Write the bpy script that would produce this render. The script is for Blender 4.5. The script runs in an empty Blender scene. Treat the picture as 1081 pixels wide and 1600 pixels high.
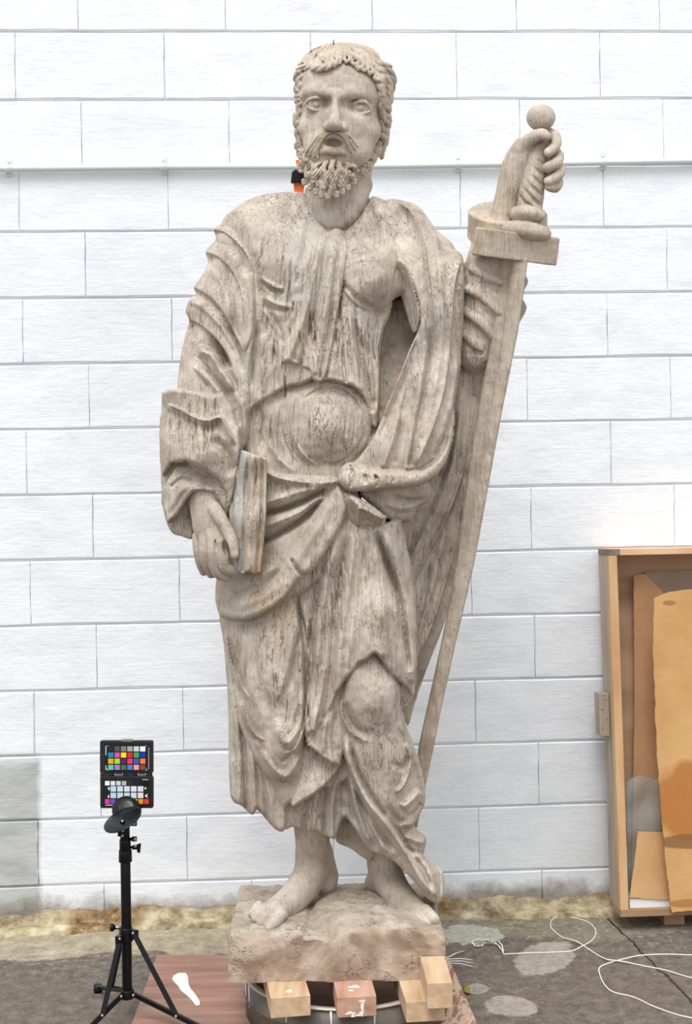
import bpy, math, random
import numpy as np
from mathutils import Vector, Matrix

SC = bpy.context.scene
COL = SC.collection
random.seed(7)
RNG = np.random.RandomState(11)

# ---------------------------------------------------------------- camera
FPX = 2222.0                     # focal length in pixels of the 1081 x 1600 frame
CX, CY = 540.5, 650.0            # principal point (the lens is shifted down)
CAM_H = 1.48
ROLL = math.radians(0.85)
cam_data = bpy.data.cameras.new('camera')
cam_data.sensor_fit = 'VERTICAL'
cam_data.sensor_height = 24.0
cam_data.lens = 24.0 * FPX / 1600.0
cam_data.shift_y = -150.0 / 1600.0
cam_data.clip_end = 200
cam = bpy.data.objects.new('camera', cam_data)
COL.objects.link(cam)
_r = Vector((math.cos(ROLL), 0, -math.sin(ROLL)))
_u = Vector((math.sin(ROLL), 0, math.cos(ROLL)))
_b = Vector((0, -1, 0))
cam.matrix_world = Matrix(((_r.x, _u.x, _b.x, 0), (_r.y, _u.y, _b.y, 0), (_r.z, _u.z, _b.z, CAM_H), (0, 0, 0, 1)))
SC.camera = cam

# ---------------------------------------------------------------- light
world = bpy.data.worlds.new('overcast_sky')
SC.world = world
world.use_nodes = True
_nt = world.node_tree
_nt.nodes.clear()
_o = _nt.nodes.new('ShaderNodeOutputWorld')
_bg = _nt.nodes.new('ShaderNodeBackground')
_tc = _nt.nodes.new('ShaderNodeTexCoord')
_sx = _nt.nodes.new('ShaderNodeSeparateXYZ')
_mr = _nt.nodes.new('ShaderNodeMapRange')
_mr.inputs['From Min'].default_value = 0.0
_mr.inputs['From Max'].default_value = 1.0
_mr.inputs['To Min'].default_value = 0.80
_mr.inputs['To Max'].default_value = 1.20
_cr = _nt.nodes.new('ShaderNodeCombineColor')
_m1 = _nt.nodes.new('ShaderNodeMath'); _m1.operation = 'MULTIPLY'; _m1.inputs[1].default_value = 0.955
_m2 = _nt.nodes.new('ShaderNodeMath'); _m2.operation = 'MULTIPLY'; _m2.inputs[1].default_value = 0.985
_nt.links.new(_tc.outputs['Generated'], _sx.inputs[0])
_nt.links.new(_sx.outputs['Z'], _mr.inputs['Value'])
_nt.links.new(_mr.outputs[0], _m1.inputs[0]); _nt.links.new(_mr.outputs[0], _m2.inputs[0])
_nt.links.new(_m1.outputs[0], _cr.inputs[0]); _nt.links.new(_m2.outputs[0], _cr.inputs[1]); _nt.links.new(_mr.outputs[0], _cr.inputs[2])
_nt.links.new(_cr.outputs[0], _bg.inputs['Color'])
_bg.inputs['Strength'].default_value = 1.08
_nt.links.new(_bg.outputs[0], _o.inputs[0])

sun_d = bpy.data.lights.new('sun', 'SUN')
sun_d.energy = 2.2
sun_d.angle = math.radians(30)
sun_d.color = (1.0, 0.99, 0.975)
sun = bpy.data.objects.new('sun', sun_d)
COL.objects.link(sun)
sun.rotation_euler = Vector((0.16, 0.56, -1.0)).to_track_quat('-Z', 'Y').to_euler()

SC.view_settings.view_transform = 'Standard'
SC.view_settings.look = 'None'
SC.view_settings.gamma = 1.0
SC.view_settings.use_curve_mapping = False
SC.view_settings.exposure = 0.16

# ---------------------------------------------------------------- helpers
def P(px, py, Y):
    """point of the world seen at pixel (px, py) at distance Y from the camera plane"""
    u = (px - CX) / FPX * Y
    v = -(py - CY) / FPX * Y
    return Vector((u * _r.x + v * _u.x, Y, CAM_H + u * _r.z + v * _u.z))

def onz(px, py, z):
    """point of the horizontal plane z seen at a pixel"""
    a = P(px, py, 1.0)
    k = (z - CAM_H) / (a.z - CAM_H)
    return P(px, py, k)

def srgb(r, g, b, a=1.0):
    f = lambda c: (c / 255 / 12.92) if c / 255 <= 0.04045 else ((c / 255 + 0.055) / 1.055) ** 2.4
    return (f(r), f(g), f(b), a)

def link(name, me, mat=None, parent=None):
    o = bpy.data.objects.new(name, me)
    COL.objects.link(o)
    if mat is not None and me is not None and not me.materials:
        me.materials.append(mat)
    if parent is not None:
        o.parent = parent
    return o

def empty(name, loc=(0, 0, 0), parent=None):
    o = bpy.data.objects.new(name, None)
    o.empty_display_size = 0.05
    COL.objects.link(o)
    if parent is not None:
        o.parent = parent
    o.location = loc
    return o

def tag(o, label=None, cat=None, group=None, kind=None):
    if label: o['label'] = label
    if cat: o['category'] = cat
    if group: o['group'] = group
    if kind: o['kind'] = kind
    return o

class MB:
    """collects simple shapes into ONE mesh"""
    def __init__(s):
        s.v = []; s.f = []; s.sm = []
    def add(s, vs, fs, smooth=False):
        n = len(s.v)
        s.v += [tuple(v) for v in vs]
        s.f += [tuple(i + n for i in f) for f in fs]
        s.sm += [smooth] * len(fs)
        return s
    def hexa(s, c):
        """8 corners: bottom 4 (ccw), top 4"""
        return s.add(c, [(3, 2, 1, 0), (4, 5, 6, 7), (0, 1, 5, 4), (1, 2, 6, 5), (2, 3, 7, 6), (3, 0, 4, 7)])
    def box(s, lo, hi, M=None):
        x0, y0, z0 = lo; x1, y1, z1 = hi
        c = [(x0, y0, z0), (x1, y0, z0), (x1, y1, z0), (x0, y1, z0), (x0, y0, z1), (x1, y0, z1), (x1, y1, z1), (x0, y1, z1)]
        if M is not None: c = [M @ Vector(p) for p in c]
        return s.hexa(c)
    def tube(s, pts, r, n=10, caps=True, flat=1.0):
        pts = [Vector(p) for p in pts]
        rs = r if isinstance(r, (list, tuple)) else [r] * len(pts)
        vs = []; fs = []
        up = None
        for i, p in enumerate(pts):
            t = (pts[min(i + 1, len(pts) - 1)] - pts[max(i - 1, 0)]).normalized()
            if up is None:
                up = Vector((0, 0, 1)) if abs(t.z) < 0.9 else Vector((0, 1, 0))
            a = t.cross(up).normalized(); b = a.cross(t).normalized(); up = b
            for k in range(n):
                an = 2 * math.pi * k / n
                vs.append(p + a * math.cos(an) * rs[i] + b * math.sin(an) * rs[i] * flat)
        for i in range(len(pts) - 1):
            for k in range(n):
                fs.append((i * n + k, i * n + (k + 1) % n, (i + 1) * n + (k + 1) % n, (i + 1) * n + k))
        if caps:
            fs.append(tuple(range(n - 1, -1, -1)))
            fs.append(tuple((len(pts) - 1) * n + k for k in range(n)))
        s.add(vs, fs[:len(fs) - (2 if caps else 0)], True)
        if caps:
            base = len(s.v) - len(vs)
            s.f += [tuple(i + base for i in f) for f in fs[-2:]]
            s.sm += [False, False]
        return s
    def lathe(s, prof, c, axis=(0, 0, 1), n=32):
        """prof: list of (radius, height along the axis)"""
        ax = Vector(axis).normalized(); c = Vector(c)
        t = Vector((1, 0, 0)) if abs(ax.x) < 0.9 else Vector((0, 1, 0))
        a = ax.cross(t).normalized(); b = ax.cross(a).normalized()
        vs = []; fs = []
        for (r, h) in prof:
            for k in range(n):
                an = 2 * math.pi * k / n
                vs.append(c + ax * h + a * math.cos(an) * r + b * math.sin(an) * r)
        for i in range(len(prof) - 1):
            for k in range(n):
                fs.append((i * n + k, (i + 1) * n + k, (i + 1) * n + (k + 1) % n, i * n + (k + 1) % n))
        s.add(vs, fs, True)
        return s
    def prism(s, poly, y0, y1, M=None):
        """poly in x/z extruded along y"""
        n = len(poly)
        vs = [Vector((p[0], y0, p[1])) for p in poly] + [Vector((p[0], y1, p[1])) for p in poly]
        if M is not None: vs = [M @ v for v in vs]
        fs = [tuple(range(n)), tuple(range(2 * n - 1, n - 1, -1))]
        fs += [((i + 1) % n, i, i + n, (i + 1) % n + n) for i in range(n)]
        return s.add(vs, fs)
    def mesh(s, name):
        me = bpy.data.meshes.new(name)
        me.from_pydata(s.v, [], s.f)
        me.polygons.foreach_set('use_smooth', s.sm)
        me.update()
        import bmesh
        bm = bmesh.new(); bm.from_mesh(me)
        bmesh.ops.recalc_face_normals(bm, faces=bm.faces)
        bm.to_mesh(me); bm.free()
        return me
    def build(s, name, mat, parent=None, bevel=0.0, seg=1):
        o = link(name, s.mesh(name), mat, parent)
        if bevel > 0:
            m = o.modifiers.new('bevel', 'BEVEL'); m.width = bevel; m.segments = seg; m.limit_method = 'ANGLE'
        return o

# ---------------------------------------------------------------- materials
class NT:
    def __init__(s, name, rough=0.8, spec=0.3, metal=0.0):
        s.m = bpy.data.materials.new(name); s.m.use_nodes = True
        s.t = s.m.node_tree; s.t.nodes.clear()
        s.out = s.n('ShaderNodeOutputMaterial')
        s.b = s.n('ShaderNodeBsdfPrincipled')
        s.b.inputs['Roughness'].default_value = rough
        s.b.inputs['Specular IOR Level'].default_value = spec
        s.b.inputs['Metallic'].default_value = metal
        s.l(s.b.outputs[0], s.out.inputs[0])
        s.tc = s.n('ShaderNodeTexCoord')
        s.nrm = None
    def n(s, t, **kw):
        nd = s.t.nodes.new(t)
        for k, v in kw.items(): setattr(nd, k, v)
        return nd
    def l(s, a, b): s.t.links.new(a, b)
    def geo(s):
        g = s.n('ShaderNodeNewGeometry'); return g.outputs['Position']
    def mapv(s, src, scale=(1, 1, 1), loc=(0, 0, 0), rot=(0, 0, 0)):
        m = s.n('ShaderNodeMapping'); m.inputs['Scale'].default_value = scale; m.inputs['Location'].default_value = loc
        m.inputs['Rotation'].default_value = rot
        s.l(src, m.inputs[0]); return m.outputs[0]
    def noise(s, v, scale, detail=4, rough=0.55, dist=0.0):
        n = s.n('ShaderNodeTexNoise'); n.inputs['Scale'].default_value = scale; n.inputs['Detail'].default_value = detail
        n.inputs['Roughness'].default_value = rough; n.inputs['Distortion'].default_value = dist
        s.l(v, n.inputs['Vector']); return n.outputs[0]
    def voro(s, v, scale, feat='DISTANCE_TO_EDGE', rnd=1.0):
        n = s.n('ShaderNodeTexVoronoi', feature=feat); n.inputs['Scale'].default_value = scale
        n.inputs['Randomness'].default_value = rnd
        s.l(v, n.inputs['Vector']); return n.outputs['Distance']
    def ramp(s, v, stops, interp='LINEAR'):
        r = s.n('ShaderNodeValToRGB'); r.color_ramp.interpolation = interp
        e = r.color_ramp.elements
        for i, (p, c) in enumerate(stops):
            if i >= len(e): e.new(p)
            e[i].position = p
            e[i].color = c if isinstance(c, tuple) else (c, c, c, 1)
        s.l(v, r.inputs[0]); return r.outputs[0]
    def mr(s, v, a, b, c=0.0, d=1.0):
        m = s.n('ShaderNodeMapRange'); 
        for k, x in zip(('From Min', 'From Max', 'To Min', 'To Max'), (a, b, c, d)): m.inputs[k].default_value = x
        s.l(v, m.inputs[0]); return m.outputs[0]
    def math(s, op, a, b=None):
        m = s.n('ShaderNodeMath', operation=op)
        for i, x in enumerate((a, b)):
            if x is None: continue
            if isinstance(x, (int, float)): m.inputs[i].default_value = x
            else: s.l(x, m.inputs[i])
        return m.outputs[0]
    def mix(s, f, a, b, mode='MIX'):
        m = s.n('ShaderNodeMix', data_type='RGBA', blend_type=mode)
        for k, x in ((0, f), (6, a), (7, b)):
            if isinstance(x, (int, float)): m.inputs[k].default_value = x
            elif isinstance(x, tuple): m.inputs[k].default_value = x
            else: s.l(x, m.inputs[k])
        return m.outputs[2]
    def addv(s, a, b, k):
        """a + k * (b - .5)"""
        m1 = s.n('ShaderNodeVectorMath', operation='SUBTRACT'); s.l(b, m1.inputs[0]); m1.inputs[1].default_value = (.5, .5, .5)
        m2 = s.n('ShaderNodeVectorMath', operation='SCALE'); s.l(m1.outputs[0], m2.inputs[0]); m2.inputs['Scale'].default_value = k
        m3 = s.n('ShaderNodeVectorMath', operation='ADD'); s.l(a, m3.inputs[0]); s.l(m2.outputs[0], m3.inputs[1])
        return m3.outputs[0]
    def sep(s, v):
        x = s.n('ShaderNodeSeparateXYZ'); s.l(v, x.inputs[0]); return x.outputs
    def attr(s, name):
        a = s.n('ShaderNodeAttribute', attribute_name=name); return a.outputs['Fac']
    def bump(s, h, strength, dist):
        b = s.n('ShaderNodeBump'); b.inputs['Strength'].default_value = strength; b.inputs['Distance'].default_value = dist
        s.l(h, b.inputs['Height'])
        if s.nrm is not None: s.l(s.nrm, b.inputs['Normal'])
        s.nrm = b.outputs[0]; s.l(s.nrm, s.b.inputs['Normal'])
    def col(s, c):
        if isinstance(c, tuple): s.b.inputs['Base Color'].default_value = c
        else: s.l(c, s.b.inputs['Base Color'])
        return s

def plain(name, c, rough=0.6, metal=0.0, spec=0.4, coat=0.0):
    k = NT(name, rough, spec, metal); k.col(c)
    nz = k.noise(k.geo(), 60, 3)
    k.l(k.mr(nz, .3, .7, max(0, rough - .08), min(1, rough + .08)), k.b.inputs['Roughness'])
    k.b.inputs['Coat Weight'].default_value = coat
    return k.m
# ================================================================ setting
WA = P(50, 900, 4.17); WB = P(950, 900, 4.265)
WD = Vector((WB.x - WA.x, WB.y - WA.y, 0)).normalized()        # along the wall
WN = Vector((WD.y, -WD.x, 0))                                   # out of the wall, towards the camera
def wall_pt(px, py):
    a = P(px, py, 1.0) - Vector((0, 0, CAM_H)); o = Vector((0, 0, CAM_H))
    t = (WA - o).dot(WN) / a.dot(WN)
    return o + a * t
W0 = Vector((WA.x, WA.y, 0)) - WD * 0
def ws(p): return (p - W0).dot(WD)
def wfrom(s, z, out=0.0): return W0 + WD * s + Vector((0, 0, z)) + WN * out
WM = Matrix.Translation(W0) @ Matrix(((WD.x, WN.x, 0, 0), (WD.y, WN.y, 0, 0), (0, 0, 1, 0), (0, 0, 0, 1)))   # local: x along, y out, z up

def mat_paint():
    k = NT('white_wall_paint', 0.62, 0.3)
    g = k.geo()
    big = k.noise(g, 1.3, 4); med = k.noise(k.mapv(g, (1, 1, 2.2)), 7, 6, .6)
    base = k.mix(k.mr(med, .45, .8), srgb(240, 243, 248), srgb(225, 229, 236))
    base = k.mix(k.mr(big, .55, .85), base, srgb(226, 230, 234))
    # bare, grimy patch low on the left and grime along the foot of the wall
    x, y, z = k.sep(k.addv(g, k.n('ShaderNodeTexNoise').outputs[1], 0.0))
    nz = k.noise(g, 9, 5, .65)
    w = k.math('ADD', x, k.math('MULTIPLY', k.math('SUBTRACT', nz, .5), .05))
    zz = k.math('ADD', z, k.math('MULTIPLY', k.math('SUBTRACT', nz, .5), .07))
    xl = wall_pt(62, 1300).x
    m1 = k.math('MULTIPLY', k.mr(w, xl - .012, xl + .006, 1, 0), k.mr(zz, .46, .52, 1, 0))
    base = k.mix(k.math('MULTIPLY', m1, .85), base, k.mix(k.mr(med, .3, .7), srgb(150, 153, 150), srgb(196, 198, 196)))
    m2 = k.mr(k.math('ADD', z, k.math('MULTIPLY', k.math('SUBTRACT', k.noise(g, 5, 5, .7), .5), .16)), .035, .085, 1, 0)
    base = k.mix(k.math('MULTIPLY', m2, .85), base, k.mix(k.mr(nz, .3, .7), srgb(96, 86, 74), srgb(156, 146, 130)))
    # scuffs where the paint has not covered
    sc = k.noise(k.mapv(g, (1, 1, 3.0)), 3.1, 8, .72)
    base = k.mix(k.mr(sc, .69, .74), base, srgb(150, 155, 160))
    k.col(base)
    # brush strokes and dribbles of thick paint
    dist = k.noise(g, 5, 2)
    gv = k.n('ShaderNodeTexNoise'); gv.inputs['Scale'].default_value = 4.0; k.l(g, gv.inputs['Vector'])
    wv = k.addv(g, gv.outputs[1], .035)
    k.bump(k.noise(k.mapv(wv, (8, 8, 140)), 1.0, 5, .6), .38, .0022)
    k.bump(k.noise(k.mapv(wv, (1, 1, 1.8)), 34, 5, .65), .5, .003)
    k.bump(k.noise(g, 6, 4), .5, .012)
    return k.m
M_PAINT = mat_paint()

def mat_mortar():
    k = NT('mossy_mortar', .95, .15); g = k.geo()
    a = k.noise(g, 14, 8, .7); b = k.noise(g, 45, 6, .7); c = k.noise(g, 4, 4)
    base = k.ramp(a, [(.32, srgb(92, 80, 64)), (.44, srgb(146, 132, 106)), (.56, srgb(188, 174, 142)), (.70, srgb(214, 208, 190))])
    base = k.mix(k.mr(c, .45, .62), base, k.ramp(b, [(.35, srgb(84, 62, 42)), (.6, srgb(150, 122, 84)), (.75, srgb(206, 198, 176))]))
    k.col(base); k.bump(a, .8, .012); k.bump(b, .7, .004)
    return k.m
M_MORTAR = mat_mortar()

# rows of joints, measured on the left of the wall
rows_px = [-155, -52, 50, 157, 262, 363, 467, 570, 672, 775, 877, 979, 1081, 1182, 1283, 1386, 1480]
jz = [wall_pt(25, y).z for y in rows_px]
jz[-1] = -0.02
wall = link('wall_back', MB().box((-1.6, -.25, -.05), (3.1, -.009, jz[0]), WM).mesh('wall_core'), M_PAINT)
tag(wall, kind='structure')
BL = 0.4335
_bm_cache = {}
def block_mesh(w, h, var):
    key = (round(w, 3), round(h, 3), var)
    if key in _bm_cache: return _bm_cache[key]
    r = random.Random(var * 7 + 1)
    gx = (.0002, .0006, .0003, .0010)[var % 4]; gt, gb = .0016, .0022
    b = .0035
    x0, x1, z0, z1 = gx, w - gx, gb, h - gt
    j = lambda a: r.uniform(-a, a)
    bx = (.0012, .002, .0010, .003)[var % 4]
    F = [(x0 + bx, z0 + b * 1.5), (x1 - bx, z0 + b * 1.5), (x1 - bx, z1 - b), (x0 + bx, z1 - b)]
    O = [(x0, z0), (x1, z0), (x1, z1), (x0, z1)]
    Bk = O
    m = MB()
    vs = []
    n = 5
    # ring of points with a wavy edge so that the joints are not ruled lines
    def ring(rect, y, wob):
        out = []
        for q in range(4):
            a = rect[q]; c = rect[(q + 1) % 4]
            for i in range(n):
                t = i / n
                px, pz = a[0] + (c[0] - a[0]) * t, a[1] + (c[1] - a[1]) * t
                if i and q % 2 == 0: pz += j(wob)
                if i and q % 2 == 1: px += j(wob)
                out.append((px, y, pz))
        return out
    st = [(ring(O, -.012, 0)), (ring(O, -.0035, .0012)), (ring(F, .0, .0018))]
    for s_ in st: vs += s_
    N = 4 * n
    fs = []
    for k_ in range(2):
        for i in range(N):
            fs.append((k_ * N + i, k_ * N + (i + 1) % N, (k_ + 1) * N + (i + 1) % N, (k_ + 1) * N + i))
    m.add(vs, fs, False)
    m.add(st[2], [tuple(range(N))], False)
    me = m.mesh('concrete_block'); me.materials.append(M_PAINT)
    # weld
    import bmesh
    bm = bmesh.new(); bm.from_mesh(me); bmesh.ops.remove_doubles(bm, verts=bm.verts, dist=1e-5)
    bmesh.ops.recalc_face_normals(bm, faces=bm.faces); bm.to_mesh(me); bm.free()
    _bm_cache[key] = me
    return me
first = None
WMn = WM
for r in range(len(jz) - 1):
    z1, z0 = jz[r], jz[r + 1]
    row = r - 1                                          # row 1 lies between the joints at y = 50 and 157
    px0 = 24 + 3 * (row - 1) if row % 2 else 127 + 3 * (row - 2)
    s0 = ws(wall_pt(px0, (rows_px[r] + rows_px[r + 1]) / 2))
    k0 = int(math.floor((-.75 - s0) / BL)); k1 = int(math.ceil((2.35 - s0) / BL))
    for k in range(k0, k1):
        o = link('concrete_block', block_mesh(BL, round(z1 - z0, 3), (k * 5 + r * 3) % 4), None, wall)
        o.matrix_world = WMn @ Matrix.Translation((s0 + k * BL, random.uniform(-.0006, .0008), z0)) @ Matrix.Rotation(random.uniform(-.0022, .0022), 4, 'Y')

# galvanised conduit along the wall
M_COND = plain('painted_conduit', srgb(214, 224, 222), .45, 0.0, .5)
con = empty('electrical_conduit', wfrom(0, 1.9, .02))
tag(con, 'thin white painted pipe running the width of the wall behind the head', 'pipe')
cps = []
for x, y in ((-420, 270), (-60, 265.5), (120, 264), (255, 262.5), (420, 262), (600, 261), (715, 259), (860, 257), (945, 255), (1180, 251), (1480, 247)):
    cps.append(wall_pt(x, y) + WN * .016)
fine = []
for i in range(len(cps) - 1):
    for q in range(4): fine.append(cps[i].lerp(cps[i + 1], q / 4))
fine.append(cps[-1])
o = MB().tube(fine, .0098, 12).build('pipe', M_COND, con); o.matrix_parent_inverse = con.matrix_world.inverted() if False else Matrix.Translation(-con.location)
for x, y in ((14, 265), (256, 262.5), (715, 259), (941, 255)):
    p = wall_pt(x, y) + WN * .016
    m = MB()
    a = []
    mm = Matrix.Translation(p) @ WM.to_3x3().to_4x4()
    m.tube([p - WD * .008, p + WD * .008], .0125, 12)
    m.box((-.008, -.016, .009), (.008, -.012, .03), mm); m.box((-.008, -.016, -.02), (.008, -.006, -.008), mm)
    o = m.build('pipe_strap', M_COND, con, .001); o.matrix_parent_inverse = Matrix.Translation(-con.location)
    s_ = MB().lathe([(.0001, .003), (.0035, .0025), (.004, 0)], p + Vector((0, 0, .021)) + WN * (-.012), WN, 10).build('screw', M_COND, o)

# ---- ground
def blob(k, g, c, rx, ry, warp=.5, rot=0.0):
    """soft edged irregular patch around the ground point c"""
    mp = k.n('ShaderNodeMapping'); mp.vector_type = 'TEXTURE'
    mp.inputs['Location'].default_value = (c[0], c[1], 0); mp.inputs['Scale'].default_value = (rx, ry, 1); mp.inputs['Rotation'].default_value = (0, 0, rot)
    k.l(g, mp.inputs[0])
    n = k.n('ShaderNodeTexNoise'); n.inputs['Scale'].default_value = 17.0; n.inputs['Detail'].default_value = 8; n.inputs['Roughness'].default_value = .65; k.l(g, n.inputs['Vector'])
    v = k.addv(mp.outputs[0], n.outputs[1], warp * 2)
    x, y, z = k.sep(v)
    r2 = k.math('ADD', k.math('MULTIPLY', x, x), k.math('MULTIPLY', y, y))
    return k.mr(r2, .85, 1.05, 1, 0)
def mat_floor():
    k = NT('old_concrete_ground', .9, .25); g = k.geo()
    f = k.noise(g, 150, 5, .8); m = k.noise(g, 30, 8, .72); b = k.noise(g, 2.4, 5, .6)
    base = k.ramp(m, [(.32, srgb(76, 70, 65)), (.5, srgb(106, 99, 92)), (.68, srgb(138, 130, 121))])
    base = k.mix(k.mr(b, .35, .65), base, k.ramp(m, [(.3, srgb(86, 78, 70)), (.7, srgb(124, 110, 96))]))
    # aggregate specks
    base = k.mix(k.mr(f, .58, .70, 0, .8), base, srgb(184, 176, 164)); base = k.mix(k.mr(f, .44, .34, 0, .8), base, srgb(62, 56, 52))
    x, y, z = k.sep(g)
    # apron of smoother cement beside the wall (warped edge)
    wn = k.noise(g, 3.5, 6, .6)
    yy = k.math('SUBTRACT', y, k.math('MULTIPLY', x, .055))
    ap = k.mr(k.math('ADD', yy, k.math('MULTIPLY', k.math('SUBTRACT', wn, .5), .36)), 3.96, 3.98)
    apc = k.ramp(k.noise(g, 16, 7, .7), [(.3, srgb(122, 112, 96)), (.48, srgb(162, 150, 130)), (.62, srgb(186, 172, 150)), (.8, srgb(212, 204, 188))])
    left = k.mr(x, -.1, .0, 1, 0)
    base = k.mix(k.math('MULTIPLY', ap, k.math('ADD', k.math('MULTIPLY', left, .55), .3)), base, apc)
    # lichen / dirt close to the wall
    moss = k.math('MULTIPLY', k.mr(yy, 3.98, 4.14), k.mr(k.noise(g, 26, 7, .7), .45, .6))
    base = k.mix(k.math('MULTIPLY', moss, .8), base, srgb(150, 143, 112))
    moss2 = k.math('MULTIPLY', k.mr(yy, 3.82, 4.1), k.mr(k.noise(g, 60, 6, .7), .56, .64))
    base = k.mix(k.math('MULTIPLY', moss2, .7), base, srgb(200, 192, 158))
    for (px, py, rx, ry, c, w, ro) in ((850, 1497, .075, .13, (186, 176, 164), .45, -.5), (798, 1572, .07, .06, (184, 174, 164), .45, -.4), (865, 1478, .05, .03, (180, 172, 160), .45, .2),
                                   (735, 1460, .09, .07, (205, 205, 190), .9, 0), (745, 1545, .03, .035, (178, 170, 158), .5, 0), (745, 1428, .2, .05, (176, 178, 152), 1.2, 0)):
        c3 = onz(px, py, 0)
        base = k.mix(k.math('MULTIPLY', k.math('MULTIPLY', blob(k, g, c3, rx, ry, w, ro), k.mr(k.noise(g, 40, 6, .7), .35, .6, .35, .85)), 1.0), base, srgb(*[int(q * .93) for q in c]))
    # cracks
    c1 = onz(945, 1430, 0); c2 = onz(1075, 1560, 0)
    nn = k.math('MULTIPLY', k.math('SUBTRACT', k.noise(g, 14, 4), .5), .03)
    # line from c1 to c2: distance in the plane
    dx, dy = c2.x - c1.x, c2.y - c1.y; L = math.hypot(dx, dy)
    dist = k.math('ABSOLUTE', k.math('ADD', k.math('SUBTRACT', k.math('MULTIPLY', k.math('SUBTRACT', x, c1.x), dy / L), k.math('MULTIPLY', k.math('SUBTRACT', y, c1.y), dx / L)), nn))
    side = k.mr(x, c1.x - .02, c1.x)
    crk = k.math('MULTIPLY', k.mr(dist, .0015, .0045, 1, 0), side)
    base = k.mix(crk, base, srgb(52, 46, 40))
    k.col(base)
    k.bump(k.noise(g, 3, 5), .6, .02); k.bump(m, .5, .006); k.bump(f, .7, .0018)
    k.bump(k.math('SUBTRACT', 1.0, crk), .8, .004)
    return k.m
fl = MB()
n = 60; xs = [-9 + 18 * i / 12 for i in range(13)]; ysf = [-9, -4, -1, 1, 2, 2.6, 3.0, 3.4, 3.8, 4.4]
for j_ in range(len(ysf) - 1):
    for i in range(12):
        fl.add([(xs[i], ysf[j_], 0), (xs[i + 1], ysf[j_], 0), (xs[i + 1], ysf[j_ + 1], 0), (xs[i], ysf[j_ + 1], 0)], [(0, 1, 2, 3)])
floor = fl.build('floor', mat_floor()); tag(floor, kind='structure')

# mortar fillet at the foot of the wall
m = MB(); N = 260
rr = random.Random(5)
def wob(s, a, b, ph): return a * math.sin(s * 7.1 + ph) + b * math.sin(s * 23.7 + ph * 2) + b * .6 * math.sin(s * 61 + ph * 3)
prof = []
for i in range(N + 1):
    s = -.9 + 3.4 * i / N
    t1 = .040 + wob(s, .007, .005, 0) + rr.uniform(-.002, .002)
    d1 = .030 + wob(s, .006, .003, 1.3)
    d2 = .085 + wob(s, .014, .006, 2.6) + rr.uniform(-.003, .003)
    prof.append([wfrom(s, t1, -.004), wfrom(s, t1 * .8, .012), wfrom(s, t1 * .42 + rr.uniform(-.002, .002), d1), wfrom(s, .010 + rr.uniform(-.002, .002), d2 - .008), wfrom(s, -.003, d2)])
vs = [p for pr in prof for p in pr]
fs = [(i * 5 + j, i * 5 + j + 1, (i + 1) * 5 + j + 1, (i + 1) * 5 + j) for i in range(N) for j in range(4)]
tr = m.add(vs, fs, True).build('trim_1', M_MORTAR); tag(tr, kind='structure')
# ================================================================ carving tools
# The statue is carved on a grid whose axes are the picture axes (in pixels) and the
# depth d (same unit) towards the camera from the plane Y = Y0; to_world() gives every
# carved point its real place and size.
import openvdb as vdb
Y0 = 3.5
S0 = Y0 / FPX
def to_world(V):
    Y = Y0 - V[:, 2] * S0
    u = (V[:, 0] - CX) / FPX * Y
    v = -(V[:, 1] - CY) / FPX * Y
    return np.stack([u * _r.x + v * _u.x, Y, CAM_H + u * _r.z + v * _u.z], 1)

def cat_rom(pts, n=5, closed=False):
    p = np.array(pts, float)
    m = len(p)
    out = []
    rng = range(m) if closed else range(m - 1)
    for i in rng:
        if closed: a, b, c, d = p[(i - 1) % m], p[i], p[(i + 1) % m], p[(i + 2) % m]
        else: a, b, c, d = p[max(i - 1, 0)], p[i], p[i + 1], p[min(i + 2, m - 1)]
        for k in range(n):
            t = k / n
            out.append(.5 * ((2 * b) + (c - a) * t + (2 * a - 5 * b + 4 * c - d) * t * t + (3 * b - 3 * c + d - a) * t ** 3))
    if not closed: out.append(p[-1])
    return np.array(out)

def smin(a, b, k):
    if k <= 0: return np.minimum(a, b)
    h = np.clip(.5 + .5 * (b - a) / k, 0, 1)
    return b + (a - b) * h - k * h * (1 - h)
def smax(a, b, k): return -smin(-a, -b, k)

def vnoise(X, Y, s, seed):
    """smooth 2D noise in about -1..1"""
    r = np.random.RandomState(seed)
    T = r.rand(64, 64).astype(np.float32) * 2 - 1
    x = X / s; y = Y / s
    x0 = np.floor(x).astype(int); y0 = np.floor(y).astype(int)
    fx = x - x0; fy = y - y0
    fx = fx * fx * (3 - 2 * fx); fy = fy * fy * (3 - 2 * fy)
    g = lambda i, j: T[i % 64, j % 64]
    return (g(x0, y0) * (1 - fx) * (1 - fy) + g(x0 + 1, y0) * fx * (1 - fy) + g(x0, y0 + 1) * (1 - fx) * fy + g(x0 + 1, y0 + 1) * fx * fy).astype(np.float32)

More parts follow.
